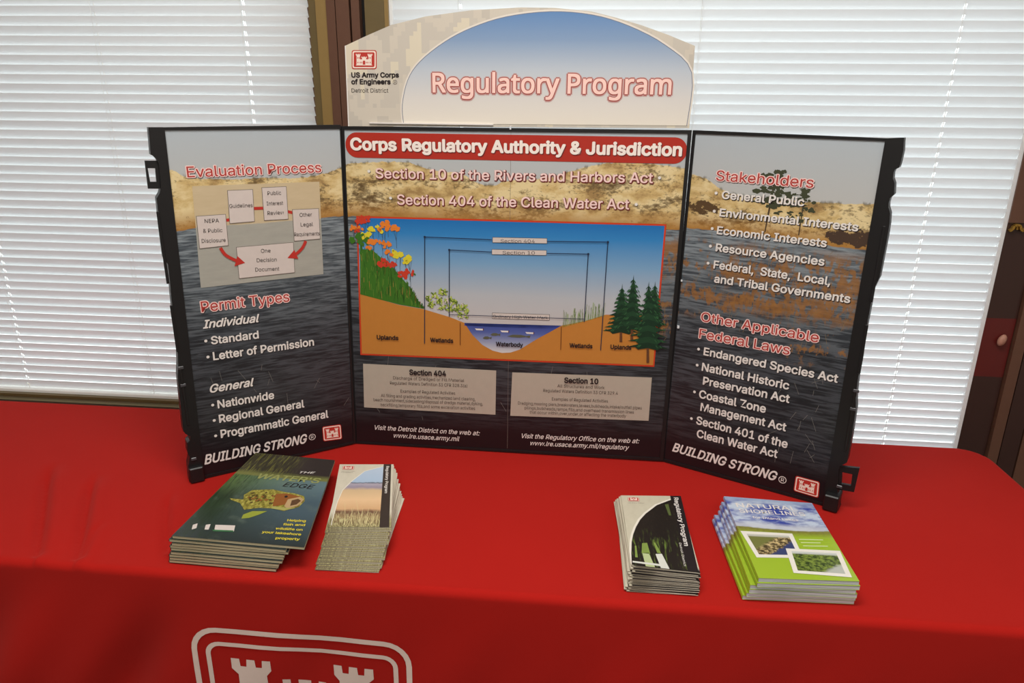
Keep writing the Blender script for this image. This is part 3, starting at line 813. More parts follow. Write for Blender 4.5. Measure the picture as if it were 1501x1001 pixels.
def fill_fine(poly, cuts=3):
    tris = [[poly[i] for i in t] for t in tessellate_polygon([[Vector((x, z, 0)) for x, z in poly]])]
    for _ in range(cuts):
        new = []
        for a, b_, c in tris:
            m = lambda p, q: ((p[0]+q[0])/2, (p[1]+q[1])/2); ab, bc, ca = m(a, b_), m(b_, c), m(c, a)
            new += [[a, ab, ca], [ab, b_, bc], [ca, bc, c], [ab, bc, ca]]
        tris = new
    return tris
for t in fill_fine(shear([(-.409+.2405*x, -.1595-(.685-y)*.2405) for x, y in CASTLE])): mb.add([on_cloth(*p, 0) for p in t], [[0, 1, 2]], PRINTW)
for h in HOLES:
    pts = shear([(-.409+.2405*x, -.1595-(.685-y)*.2405) for x, y in h]); mb.add([on_cloth(x, z, .0012) for x, z in pts], [list(range(len(pts)))], M_RED)
mb.build('castle_emblem', cloth)

# ------------------------------------------------------------------ the three-panel display
disp = tag(empty('tabletop_display', (0, 0, 0)), 'black folding three-panel display board with arched header, standing on the red cloth', 'display board')
def panel(name, fr, z=.0014):
    o = empty(name); o.parent = disp; a, U, V, N = fr
    return Matrix(((U[0], -N[0], V[0], a[0]), (U[1], -N[1], V[1], a[1]), (U[2], -N[2], V[2], a[2]+z), (0, 0, 0, 1))), o
def board(name, fr, outline, art, art_mat, label):
    M, e = panel('x', fr); bpy.data.objects.remove(e)
    b = MB(); b.prism(outline, .0008, .014, BLACK)
    n = len(outline); rim = []
    for i in range(n):                                # raised black rim around the print
        j = (i+1) % n; b.add([(outline[i][0], -.0022, outline[i][1]), (outline[j][0], -.0022, outline[j][1]), (art[j][0], -.0022, art[j][1]), (art[i][0], -.0022, art[i][1]),
                              (outline[i][0], .0008, outline[i][1]), (outline[j][0], .0008, outline[j][1]), (art[j][0], .0008, art[j][1]), (art[i][0], .0008, art[i][1])],
                             [[0, 1, 2, 3], [0, 4, 5, 1], [3, 2, 6, 7]], BLACK)
    o = b.build(name, disp); o.matrix_local = M; o['label'] = label
    p = MB(); p.flat(art, 0, art_mat); p.build('landscape_print', o)
    return o
PC = board('centre_panel', FR['C'], C_BOARD, C_ART, A_C, 'wide centre panel with the wetland diagram and red title banner')
PL = board('wing_panel', FR['L'], L_BOARD, L_ART, A_L, 'left wing panel about the evaluation process and permit types')
PR = board('wing_panel', FR['R'], R_BOARD, R_ART, A_R, 'right wing panel listing stakeholders and federal laws')
def child(mb, name, par, label=None, kind=None):
    o = mb.build(name, par, kind=kind)
    if label: o['label'] = label
    return o
# edge rails with latches on the outer ends of the wings
for par, rail, hand, hole, fr, s in ((PL, L_RAIL, L_HAND, L_HOLE, 'L', 1), (PR, R_RAIL, R_HAND, R_HOLE, 'R', -1)):
    dz = min(v for u, v in rail); 
    rail = [(u, max(v, .0004)) for u, v in rail]
    b = MB(); b.prism(rail, -.003, .024, BLACK)
    us = [u for u, v in rail]; mid = sum(us)/len(us)
    for v0, v1 in ((.40, .53), (.12, .24), (.27, .36)):   # long recess ribs in the moulding
        b.box(mid-.0035, mid+.0015, -.0048, -.003, v0, v1, BLACK, .0008)
    for v in (.235, .2, .045): b.box(mid-.005, mid+.005, -.0052, -.003, v, v+.006, plain('scuffed_plastic', (70, 70, 74), .35, .5), .001)
    ul, ur = (-.0255, .0005) if s > 0 else (.3235, .3495)
    b.box(ul, ur, -.0135 if s > 0 else -.019, .022, .0004, .032, BLACK, .002)   # moulded foot
    o = child(b, 'edge_rail', par)
    b = MB(); y0, y1 = .002, .009
    n = 4
    vs = [(u, y, v) for y in (y0, y1) for u, v in hand+hole]
    fs = []
    for i in range(4):
        j = (i+1) % 4
        fs += [[i, j, 4+j, 4+i], [8+i, 12+i, 12+j, 8+j], [i, 8+i, 8+j, j], [4+i, 4+j, 12+j, 12+i]]
    b.add(vs, fs, BLACK); child(b, 'latch', par)
# hinge clips
b = MB()
for u, v, w_, h_ in ((.333, .672, .003, .006), (.672, .391, .003, .003), (.673, .297, .004, .005)): b.box(u-w_/2, u+w_/2, -.004, .002, v-h_/2, v+h_/2, CLIPW)
child(b, 'hinge_clip', PC)
b = MB(); b.box(.3335, .3341, -.0003, .0, .009, .665, GREY); child(b, 'fold_seam', PC)
# dark rubber feet / black bottom corners of rails are part of the rails

# header board
b = MB(); b.prism(HEADER, .002, .007, M_CAMO); hd = b.build('header_board', disp); M, e = panel('x', FR['C']); bpy.data.objects.remove(e); hd.matrix_local = M
hd['label'] = 'arched header board with pixel camouflage print and a blue to beige dome'
def scale_poly(p, c, s): return [(c[0]+(u-c[0])*s, c[1]+(v-c[1])*s) for u, v in p]
def smooth_poly(p, closed_from):                      # Catmull-Rom through the arc points
    out = []
    for i in range(len(p)-1):
        p0 = p[max(i-1, 0)]; p1 = p[i]; p2 = p[i+1]; p3 = p[min(i+2, len(p)-1)]
        for t in (0, .25, .5, .75):
            out.append(tuple(.5*(2*p1[k]+(p2[k]-p0[k])*t+(2*p0[k]-5*p1[k]+4*p2[k]-p3[k])*t*t+(3*p1[k]-p0[k]-3*p2[k]+p3[k])*t**3) for k in (0, 1)))
    return out+[p[-1]]
def offset_out(p, d):
    n = len(p); out = []
    for i in range(n):
        a = p[max(i-1, 0)]; c = p[min(i+1, n-1)]; dx, dy = c[0]-a[0], c[1]-a[1]; L = math.hypot(dx, dy) or 1
        out.append((p[i][0]-dy/L*d, p[i][1]+dx/L*d))
    return out
dome = smooth_poly(DOME, 0)
b = MB()
for d_, m, o_ in ((.0042, plain('outline_pale', (222, 214, 204), .5), .0), (.0012, plain('outline_blue_grey', (110, 118, 138), .5), .0002)):
    q = [p for p in offset_out(dome, d_)]; b.flat([(q[0][0], dome[0][1])]+q[1:-1]+[(min(q[-1][0], .661), dome[-1][1])], -.0018+o_, m)
b.flat(dome, -.0014, M_DOME); child(b, 'dome_print', hd)
b = MB(); b.flat([(.0170, .6706), (.0185, .8147), (.0205, .8155), (.0190, .6706)], -.0018, WHITE); b.box(.06, .30, -.001, .0018, .676, .6785, WHITE); child(b, 'edge_strip', hd)
RG = plain('header_letter', (244, 206, 196), .45); RO = plain('header_letter_edge', (160, 72, 66), .5); RO2 = plain('header_letter_haze', (196, 160, 156), .5)
s_, a_, b_, c_, _ = T_H[0]
mb = MB(); letter(mb, s_, a_, b_, c_, [(.064, 0, -.0008, RO2), (.040, 0, -.0003, RO), (.018, 0, 0, RG)], -.0012, res=4, face='humanist'); child(mb, 'title_lettering', hd)
mb = MB()
for (s_, a_, b_, c_, st) in T_H[1:]: letter(mb, s_, a_, b_, c_, [(.035 if st == 'blk' else 0, 0, 0, DARK if st == 'blk' else INK)], -.0016)
def registered(mb, c, r, mat, off):
    n = 16
    vs = [(c[0]+q*math.cos(2*math.pi*i/n), -off, c[1]+q*math.sin(2*math.pi*i/n)) for i in range(n) for q in (r, r*.82)]
    mb.add(vs, [[2*i, 2*((i+1) % n), 2*((i+1) % n)+1, 2*i+1] for i in range(n)], mat)
    letter(mb, 'R', (c[0]-r*.38, c[1]-r*.48), (c[0]+r*.42, c[1]-r*.48), r*.98, [(0, 0, 0, mat)], off)
registered(mb, RH, .0042, GREY, -.0016); child(mb, 'agency_lettering', hd)
mb = MB(); emblem(mb, LOGO_H, -.0016, EMR, EMW); child(mb, 'castle_emblem', hd)

def shadowed(fill, edge, d=.0011): return [(.03, d, -d, edge), (.022, 0, 0, fill)]
def put_lines(par, lines, groups):
    for name, idx in groups:
        mb = MB()
        for i in idx:
            s, a, b, cap, st = lines[i]
            if st == 'red': letter(mb, s, a, b, cap, [(.045, .0009, -.0009, DARK), (.05, 0, 0, PINK), (.005, 0, 0, TRED2)], res=3)
            elif st == 'w': letter(mb, s, a, b, cap, shadowed(WHITE, DARK))
            elif st == 'ital': letter(mb, s, a, b, cap, shadowed(WHITE, DARK), shear=.3)
            elif st == 'it2': letter(mb, s, a, b, cap, [(.01, 0, 0, WHITE)], shear=.3)
            elif st == 'ban': letter(mb, s, a, b, cap, [(.04, .0014, -.0014, MARK), (.035, 0, 0, plain('banner_letter', (240, 228, 220), .4))], off=.001, res=4)
            elif st == 'pink': letter(mb, s, a, b, cap, [(.045, .001, -.001, MARK), (.015, 0, 0, PINK)], res=3)
            elif st == 'box': letter(mb, s, a, b, cap, [(.0, 0, 0, INK)], off=.0022)
            elif st == 'lab': letter(mb, s, a, b, cap, [(.03, 0, 0, DARK)], off=.0034)
            elif st == 'sm': letter(mb, s, a, b, cap, [(0, 0, 0, plain('small_print', (92, 80, 72), .6))], off=.0016)
        child(mb, name, par)
def bullets(par, pts, r=.0029):
    mb = MB()
    for u, v in pts:
        for du, m, o in ((.0008, DARK, .0006), (0, WHITE, .0008)):
            mb.flat([(u+du+r*math.cos(2*math.pi*i/10), v-du+.0012+r*math.sin(2*math.pi*i/10)) for i in range(10)], o, m)
    child(mb, 'bullet_points', par)
# left wing
k = NT('flow_chart_tint', .45, .3); P = k.obj(); v = k.sep(P)[2]; nz = k.noise(P, (20, 1, 90), 4, .6)
M_FLOW = k.col(k.mix(k.step(k.ma('MULTIPLY_ADD', nz, .006, v), .4985, .5005), k.mix(nz, C3(150, 150, 142), C3(176, 172, 162)), k.mix(nz, C3(188, 168, 134), C3(206, 188, 156))))
mb = MB(); mb.flat(FLOWBG, .0006, M_FLOW); child(mb, 'flow_chart_ground', PL)
AP = ARROWPTS; mb = MB()
def bar(mb, a, b, w_, mat, off):
    dx, dz = b[0]-a[0], b[1]-a[1]; L = math.hypot(dx, dz); nx, nz = -dz/L*w_/2, dx/L*w_/2
    mb.flat([(a[0]+nx, a[1]+nz), (b[0]+nx, b[1]+nz), (b[0]-nx, b[1]-nz), (a[0]-nx, a[1]-nz)], off, mat)
bar(mb, AP[0], AP[1], .0055, TRED, .0009); bar(mb, AP[2], AP[3], .0055, TRED, .0012); bar(mb, AP[4], AP[5], .0055, TRED, .0009)
for path, head in ((AP[6:10], (AP[11], AP[10], AP[12])), (AP[13:17], (AP[19], AP[17], AP[18]))):
    pp = smooth_poly(path, 0)
    for p0, p1 in zip(pp, pp[1:]): bar(mb, p0, p1, .0058, TRED, .0020)
    mb.flat(list(head), .0022, TRED)
child(mb, 'flow_arrow', PL)
for q in FLOWBOX:
    c = (sum(p[0] for p in q)/4, sum(p[1] for p in q)/4); mb = MB(); mb.flat(q, .0015, GREY); mb.flat([(u+(.0009 if u < c[0] else -.0009), v+(.0009 if v < c[1] else -.0009)) for u, v in q], .0017, LBL)
    child(mb, 'flow_box', PL)
put_lines(PL, T_L, [('heading_lettering', [0]), ('flow_box_lettering', [1]), ('flow_box_lettering', [2, 3, 4]), ('flow_box_lettering', [5, 6, 7]), ('flow_box_lettering', [8, 9, 10]), ('flow_box_lettering', [11, 12, 13]), ('heading_lettering', [14]), ('list_lettering', [15, 16, 17]), ('list_lettering', [18, 19, 20, 21])])
put_lines(PL, T_L, [('slogan_lettering', [22])])
bullets(PL, B_L)
mb = MB(); registered(mb, RL, .0072, WHITE, .0008); child(mb, 'registered_mark', PL)
mb = MB(); emblem(mb, LOGO_L, .0008, TRED, EMW); child(mb, 'castle_emblem', PL)
# right wing
put_lines(PR, T_R, [('heading_lettering', [0]), ('list_lettering', [1, 2, 3, 4, 5, 6]), ('heading_lettering', [7, 8]), ('list_lettering', range(9, 16)), ('slogan_lettering', [16])])
bullets(PR, B_R)
mb = MB(); registered(mb, RR, .0075, WHITE, .0008); child(mb, 'registered_mark', PR)
mb = MB(); emblem(mb, LOGO_R, .0008, TRED, EMW); child(mb, 'castle_emblem', PR)
# printed pine trees on the right wing, behind the lettering
PINE = plain('pine_print', (62, 66, 46), .6); TRUNKP = plain('trunk_print', (74, 58, 42), .6)
rnd = random.Random(4)
mb = MB()
def blob(mb, u, v, r, mat, off, n=9, rg=.35, sx=1.0):
    mb.flat([(u+sx*r*(1+rnd.uniform(-rg, rg))*math.cos(2*math.pi*i/n), v+r*(1+rnd.uniform(-rg, rg))*math.sin(2*math.pi*i/n)) for i in range(n)], off, mat)
for u, v, w_ in ((.165, .604, .010), (.158, .596, .018), (.170, .586, .022), (.150, .575, .024), (.175, .568, .024), (.148, .556, .022), (.172, .554, .018), (.157, .546, .014)):
    for q in range(14): blob(mb, u+rnd.gauss(0, .5)*w_, v+rnd.uniform(-.005, .005), rnd.uniform(.0015, .0042), PINE, .0003+.00001*q, 7, .6, 1.5)
mb.flat([(.1515, .50), (.1535, .50), (.1575, .55), (.160, .60), (.158, .60), (.154, .55)], .0002, TRUNKP)
for u, v, w_ in ((.212, .578, .006), (.210, .570, .012), (.214, .561, .016), (.208, .553, .02), (.222, .545, .016), (.198, .536, .024), (.206, .528, .02)):
    for q in range(9): blob(mb, u+rnd.gauss(0, .45)*w_, v+rnd.uniform(-.003, .003), rnd.uniform(.0012, .0032), PINE, .0003+.00001*q, 7, .6, 1.6)
mb.flat([(.210, .50), (.212, .50), (.213, .57), (.211, .57)], .0002, TRUNKP)
child(mb, 'pine_tree_print', PR, kind='stuff')
# pale reed strokes near the foot of all three prints
STR = plain('reed_stroke', (134, 112, 78), .6); STR2 = plain('reed_stroke_pale', (128, 124, 118), .6)
for par, W, zone, cnt in ((PC, .66, [(.60, .655, .25, .47), (.01, .64, .05, .19)], 60), (PL, .31, [(.03, .30, .06, .21)], 14), (PR, .32, [(.03, .32, .28, .47), (.2, .3, .05, .24)], 90)):
    mb = MB()
    for i in range(cnt):
        z = zone[0] if rnd.random() < .7 else zone[-1]
        u, v = rnd.uniform(z[0], z[1]), rnd.uniform(z[2], z[3]); L = rnd.uniform(.008, .028); a = rnd.gauss(1.5, .5)
        bar(mb, (u, v), (u+L*math.cos(a), v+L*math.sin(a)), .0005, STR if z[2] > .2 else STR2, .0002)
    child(mb, 'reed_print', par, kind='stuff')

# centre panel
mb = MB()
l_, r__, t_, bt = .0125, .6605, .6594, .612
mb.flat(rrect(l_-.002, r__+.002, bt, t_, (t_-bt)/2-.0005, 8), .0006, BANR); child(mb, 'title_banner', PC)
D = DIAG; dm = quadmap(D)
mb = MB(); mb.flat(D, .0006, plain('diagram_border', (196, 62, 32), .45)); ins = [(D[0][0]+.0035, D[0][1]-.0035), (D[1][0]-.0035, D[1][1]-.0035), (D[2][0]-.0035, D[2][1]+.0035), (D[3][0]+.0035, D[3][1]+.0035)]
mb.flat(ins, .0008, M_DSKY); child(mb, 'diagram_frame', PC)
OR = plain('diagram_ground', (188, 124, 54), .5)
wl = [p for p in GROUND if .24 < p[0] < .4413]
mb = MB(); mb.flat(WTOP+[p for p in reversed(wl)], .0012, M_DWAT); child(mb, 'diagram_water', PC)
G2 = GROUND+[(.6290, .3186), (.6288, .2138), (.0220, .2094), (.0262, .3383)]
mb = MB()                                             # ground: strips between the surface line and the lower border
gl = [(u, v) for u, v in GROUND[:-1]]+[(.6295, .3186)]; gl[0] = (.0247, .3390)
bot = lambda u: .2096+(u-.0218)*.0072
for k_, ((u0, v0), (u1, v1)) in enumerate(zip(gl, gl[1:])): mb.flat([(u0, v0), (u1, v1), (u1, bot(u1)), (u0 if k_ else .0219, bot(u0))], .001, OR)
child(mb, 'diagram_ground', PC)
LEAF = [plain('meadow_green_%s' % n_, c, .6) for n_, c in (('mid', (58, 108, 30)), ('dark', (44, 84, 26)), ('light', (92, 128, 44)))]
TANP = plain('stem_tan', (150, 120, 60), .6)
mb = MB(); mb.flat(HILL, .0013, LEAF[0])
top = [p for p in HILL[:10]]
for i in range(260):                                  # grass blades on the bank
    u = rnd.uniform(.028, .158)
    hv = next((a[1]+(b[1]-a[1])*(u-a[0])/(b[0]-a[0]) for a, b in zip(top, top[1:]) if a[0] <= u <= b[0]), .43)
    gv = .3383-(u-.025)*.195
    v = rnd.uniform(gv, max(gv+.003, hv-.004)); L = rnd.uniform(.008, .022)
    bar(mb, (u, v), (u+rnd.uniform(-.002, .002), min(v+L, hv+.004)), .0011, rnd.choice(LEAF+[TANP] if rnd.random() < .3 else LEAF), .0015)
child(mb, 'meadow_print', PC, kind='stuff')
FC = {'r': plain('bloom_red', (196, 60, 40), .5), 'o': plain('bloom_orange', (222, 124, 44), .5), 'y': plain('bloom_yellow', (214, 200, 52), .5), 'g': LEAF[0], 'l': plain('bush_lime', (170, 186, 84), .5)}
STM = plain('stem_grey', (70, 84, 96), .6)
mb = MB()
for u, v, r, c in FLOWERS:
    if c in 'g': continue
    for q in range(3): bar(mb, (u+rnd.uniform(-.6, .6)*r, v-r*.3), (u+.001, v-r*2.4), .0006, STM, .0012)
    bar(mb, (u+.001, v-r*2.2), (u+.001, v-r*4), .0008, STM, .0012)
for u, v, r, c in FLOWERS:
    for q in range(8):
        blob(mb, u+rnd.uniform(-.85, .85)*r, v+rnd.uniform(-.55, .55)*r, r*.42, FC[c], .0017+.00002*q, 7, .4)
child(mb, 'flower_print', PC, kind='stuff')
mb = MB(); BD = plain('bush_dark', (96, 118, 40), .5)
for u, v, r, c in BUSH:
    for q in range(34):
        a = rnd.uniform(0, 6.28); L = r*rnd.uniform(.6, 1.25); s = (u+rnd.uniform(-.5, .5)*r, v+rnd.uniform(-.5, .5)*r)
        bar(mb, s, (s[0]+.7*L*math.cos(a), s[1]+.7*L*math.sin(a)), .0024, rnd.choice([FC['l'], FC['l'], BD, BD, LBL]), .0018+.00002*q)
child(mb, 'bush_print', PC, kind='stuff')
mb = MB()
for i in range(60):
    t = i/60; u = .444+.083*t; v = .2879+.027*t; L = rnd.uniform(.010, .034)
    bar(mb, (u, v-.002), (u+rnd.uniform(-.004, .004), v+L), .0006, rnd.choice([plain('reed_green', (140, 166, 96), .5), LEAF[2], BD]), .0016)
child(mb, 'marsh_grass_print', PC, kind='stuff')
TG = plain('tree_green', (26, 62, 38), .6); TG2 = plain('tree_green_light', (46, 92, 54), .6); TT = plain('tree_trunk', (98, 60, 36), .6)
for ti, (tu, tv, bu, bv, w_) in enumerate(TREES):
    mb = MB(); o0 = .0018+.0003*ti
    mb.flat([(bu-.0028, bv), (bu+.0028, bv), (tu+.001, tv-.02), (tu-.001, tv-.02)], o0, TT)
    low = bv+(tv-bv)*.22
    n = 11
    for j in range(n):
        t = j/(n-1); v = low+(tv-.004-low)*t; half = w_*(1-t)**.8*(.85+.3*rnd.random())+.0015; cu = bu+(tu-bu)*(v-bv)/(tv-bv)
        mb.flat([(cu, v+.013), (cu+half*.5, v+.003), (cu+half, v-.004+rnd.uniform(-.002, .002)), (cu+half*.6, v-.003), (cu+half*.45, v-.008), (cu, v-.004), (cu-half*.45, v-.008), (cu-half*.6, v-.003), (cu-half, v-.004+rnd.uniform(-.002, .002)), (cu-half*.5, v+.003)], o0+.00002*(j+1), TG if j % 2 else plain('tree_green_deep', (18, 48, 30), .6))
        for q in range(5):
            s = rnd.choice((-1, 1)); x_ = cu+s*half*rnd.uniform(.15, .85); bar(mb, (x_, v+.002), (x_+s*.004, v-.003), .0014, TG2, o0+.00002*(j+1)+.00001)
    child(mb, 'tree_print', PC)
mb = MB()
LN = plain('diagram_line', (30, 44, 70), .5); LB = plain('diagram_line_brown', (96, 48, 24), .5)
for i in range(0, len(SEG), 2):
    m = LB if i >= 18 else LN
    bar(mb, SEG[i], SEG[i+1], .0016 if i < 16 else .0012, m, .0030)
for i in (0, 6, 8, 14): mb.flat([(SEG[i][0]+.0024*math.cos(a*.785), SEG[i][1]+.0024*math.sin(a*.785)) for a in range(8)], .0031, LN)
child(mb, 'diagram_lines', PC)
FISHM = plain('fish_print', (92, 92, 74), .5)
mb = MB()
for u, v in ((.273, .2755), (.3255, .2735), (.377, .2725)):
    mb.flat([(u-.009, v), (u+.0075, v), (u+.0075, v-.0035), (u-.006, v-.0035)], .0016, WHITE); mb.flat([(u+.0075, v+.0005), (u+.0092, v+.001), (u+.0092, v-.0045), (u+.0075, v-.003)], .0016, M_MAR)
for u, v, r in ((.306, .2645, .010), (.289, .2565, .009), (.354, .263, .023)):
    mb.flat([(u-r, v-.001), (u-r*.5, v+.0028), (u+r*.2, v+.0032), (u+r*.7, v+.001), (u+r*1.1, v+.003), (u+r*1.0, v-.003), (u+r*.7, v-.001), (u+r*.1, v-.003), (u-r*.6, v-.0028)], .0017, FISHM)
child(mb, 'fish_and_boat_print', PC)
for i, q in enumerate(LBOX):
    mb = MB()
    if i < 3: mb.flat(q, .0017 if i < 2 else .0017, INK); c = (sum(p[0] for p in q)/4, sum(p[1] for p in q)/4); mb.flat([(u+(.0007 if u < c[0] else -.0007), v+(.0007 if v < c[1] else -.0007)) for u, v in q], .0019+.0002, LBL)
    else: mb.flat(q, .0009, PAPER)
    child(mb, 'caption_box' if i < 3 else 'text_box', PC)
put_lines(PC, T_C, [('banner_lettering', [0]), ('subtitle_lettering', [1]), ('subtitle_lettering', [2])]+[('caption_lettering', [i]) for i in range(3, 11)]+[('text_box_lettering', range(11, 18)), ('text_box_lettering', range(18, 25)), ('web_address_lettering', [25, 26]), ('web_address_lettering', [27, 28])])
bullets(PC, B_C, .003)

# ------------------------------------------------------------------ printed matter on the cloth
def grid_sheet(q3, n, z_off, bow=0):                  # q3: TL TR BR BL 3-D; returns verts, faces, uv
    f = quadmap(q3); vs = []; uv = []
    for j in range(n+1):
        for i in range(n+1):
            s, t = i/n, j/n; p = f(s, t); vs.append((p[0], p[1], p[2]+z_off+bow*4*s*(1-s))); uv.append((s, t))
    return vs, [[j*(n+1)+i, j*(n+1)+i+1, (j+1)*(n+1)+i+1, (j+1)*(n+1)+i] for j in range(n) for i in range(n)], uv
def quad_lerp(a, b, t): return [tuple(p+(q-p)*t for p, q in zip(x, y)) for x, y in zip(a, b)]
def slab(name, q, z0, z1, top, side, parent=None, spine=None, inset=0):
    """A flat leaf block with four-sided outline q (TL TR BR BL in x,y)."""
    c = (sum(p[0] for p in q)/4, sum(p[1] for p in q)/4)
    q = [(p[0]+(c[0]-p[0])*inset, p[1]+(c[1]-p[1])*inset) for p in q]
    vs = [(x, y, z0) for x, y in q]+[(x, y, z1) for x, y in q]
    uvq = [(0, 1), (1, 1), (1, 0), (0, 0)]
    mats = [top, side]+([spine] if spine else [])
    return mesh_obj(name, vs, [[0, 1, 2, 3], [7, 6, 5, 4], [0, 4, 5, 1], [1, 5, 6, 2], [2, 6, 7, 3], [3, 7, 4, 0]], mats, [1, 0, 1, 1, 1, 2 if spine else 1], parent, uv=uvq*2)
def jit(q, d, a, rn):
    c = (sum(p[0] for p in q)/4, sum(p[1] for p in q)/4); a = math.radians(rn.uniform(-a, a)); dx, dy = rn.uniform(-d, d), rn.uniform(-d, d)
    return [(c[0]+(x-c[0])*math.cos(a)-(y-c[1])*math.sin(a)+dx, c[1]+(x-c[0])*math.sin(a)+(y-c[1])*math.cos(a)+dy) for x, y in q]
def to_local(q, o): return [(x-o[0], y-o[1]) for x, y in q]
def centre(q): return (sum(p[0] for p in q)/4, sum(p[1] for p in q)/4)
ORD = 'topmost second third fourth fifth sixth seventh eighth ninth tenth eleventh twelfth thirteenth fourteenth fifteenth sixteenth seventeenth eighteenth nineteenth twentieth twenty-first twenty-second twenty-third twenty-fourth twenty-fifth twenty-sixth'.split()
def page_mat(name, c1, c2, sc):
    k = NT(name, .8, .15); z = k.sep(k.obj())[2]; n = k.noise(k.obj(), (8, 8, sc), 2, .6)
    return k.col(k.mix(k.step(n, .42, .58), C3(*c1), C3(*c2)))
PG_F = page_mat('page_edges_cream', (150, 136, 106), (214, 202, 168), 1600)
PG_G = page_mat('page_edges_grey', (150, 152, 158), (214, 216, 218), 1400)
PG_C = page_mat('card_edges', (150, 140, 122), (222, 214, 198), 2600)

def stmap(q, z):
    f = quadmap(q)
    return lambda s, t, o: (*f(s, t), z+o)
def put_st(mb, pts, cv, off, mat): 
    mb.add([cv(s, t, off) for s, t in pts], [list(range(len(pts)))], mat)
def arc_fill(k_, pts): return pts

# --- fish booklet cover
k = NT('cover_fish_booklet', .3, .4); U = k.sep(k.uvw()); s, t = U[0], U[1]
vec = k.comb(s, t); n1 = k.noise(vec, (5, 7, 1), 4); n2 = k.noise(vec, (60, 7, 1), 3, .6, dist=1)
wat = k.mix(k.step(s, .15, .8), C3(46, 62, 40), C3(70, 88, 98)); wat = k.mix(k.step(t, .35, .0), wat, C3(40, 48, 48))
wat = k.mix(k.ma('MULTIPLY', k.step(t, .45, .66), .7), wat, k.mix(s, C3(96, 122, 60), C3(104, 128, 136)))
wat = k.mix(k.ma('MULTIPLY', k.step(n2, .5, .62), k.step(s, .5, .1)), wat, C3(34, 48, 30))
wat = k.mix(k.ma('MULTIPLY', k.step(n1, .55, .75), .4), wat, C3(110, 124, 110))
topc = k.mix(k.step(n2, .5, .62), C3(50, 46, 34), C3(106, 104, 52)); topc = k.mix(k.step(s, .5, .72), topc, C3(52, 44, 42))
topc = k.mix(k.step(t, .78, .73), topc, k.mix(n1, C3(90, 96, 44), C3(130, 130, 76)))
M_FISH = k.col(k.mix(k.step(t, .70, .715), wat, topc))
# --- green booklet cover
k = NT('cover_shoreline_booklet', .3, .4); U = k.sep(k.uvw()); s, t = U[0], U[1]; vec = k.comb(s, t)
n1 = k.noise(vec, (3, 9, 1), 4, .6); n2 = k.noise(vec, (30, 30, 1), 4)
sky = k.mix(k.step(n1, .40, .58), C3(56, 72, 158), C3(190, 202, 220)); sky = k.mix(k.step(t, .9, 1.0), sky, C3(150, 166, 196)); sky = k.mix(k.ma('MULTIPLY', k.step(t, .68, .63), .8), sky, C3(196, 200, 208))
lnd = k.mix(k.step(t, .57, .50), k.mix(n2, C3(96, 92, 50), C3(150, 150, 60)), C3(152, 180, 46))
ev = k.ma('ADD', t, k.ma('MULTIPLY', k.ma('SUBTRACT', n1, .5), .06))
M_GREEN = k.col(k.mix(k.step(ev, .585, .6), lnd, sky))
# --- rack cards
def card_cover(name, kind):
    k = NT(name, .35, .4); U = k.sep(k.uvw()); s, t = U[0], U[1]; vec = k.comb(s, t)
    n1 = k.noise(vec, (9, 9, 1), 4, .6); n2 = k.noise(vec, (46, 16, 1), 4, .65)
    if kind == 'grass':
        base = k.mix(n1, C3(196, 190, 172), C3(216, 208, 190))
        low = k.mix(k.step(n2, .42, .6), C3(112, 102, 74), C3(168, 162, 118))
        c = k.mix(k.step(t, .22, .10), base, low)
    else:
        base = k.mix(n1, C3(186, 180, 160), C3(206, 200, 180))
        low = k.mix(k.step(s, .03, .05), base, C3(34, 30, 30)); c = k.mix(k.step(t, .06, .02), base, low)
    return k.col(c)
M_CG, M_CF = card_cover('cover_dune_leaflet', 'grass'), card_cover('cover_forest_leaflet', 'forest')

def stack(n, zt, topq, botq, z_first, maker, rn, dj, da):
    """Bottom to top; returns list of (object, outline, z0, z1)."""
    h = zt/n; out = []
    for i in range(n):
        t = i/(n-1) if n > 1 else 1
        q = quad_lerp(botq, topq, t)
        if i < n-1: q = jit(q, dj, da, rn)
        out.append(maker(i, n, q, z_first+i*h, z_first+(i+1)*h-.00015))
    return out
Z0 = .0016
def card_maker(name, cover, noun, where, grp, lab_top):
    def mk(i, n, q, z0, z1):
        k_ = n-1-i
        e = empty(name, (*centre(q), z0)); lq = to_local(q, centre(q))
        h = z1-z0
        lab = lab_top if k_ == 0 else '%s, %s from the top of %s' % (noun, ORD[k_], where) if k_ < n-1 else '%s at the bottom of %s, on the cloth' % (noun, where)
        tag(e, lab, 'leaflet', grp)
        slab('inner_leaves', lq, .0002, h-.00025, PG_C, PG_C, e, inset=.006)
        slab('cover', lq, h-.00025, h, cover, cover, e); slab('back_cover', lq, 0, .0002, PG_C, PG_C, e)
        return e, lq, h
    return mk
rn = random.Random(21)
# dune leaflets (left)
tq = [(-.3093, -.172), (-.205, -.1601), (-.1548, -.3771), (-.2585, -.3886)]
bq = [(-.2780, -.222), (-.1740, -.215), (-.1588, -.4420), (-.2625, -.4470)]
L1 = stack(24, .0425, tq, bq, Z0, card_maker('rack_leaflet', M_CG, 'narrow dune leaflet', 'the slumped left pile', 'dune leaflets in the slumped pile', 'top narrow leaflet with sand dune picture and dark right band, right of the fish booklets'), rn, .0012, 1.2)
e, lq, h = L1[-1]; cv = stmap(lq, h)
mb = MB(); ARC = [(.05, .02), (.05, .075), (.067, .21), (.083, .362), (.138, .545), (.274, .696), (.483, .869), (.807, .956)]
CRM = plain('leaflet_white', (226, 220, 208), .4)
put_st(mb, [(s-.012, t+.008) for s, t in ARC]+[(.82, .02)], cv, .00015, CRM)
k = NT('dune_picture', .35, .4); P = k.uvw()
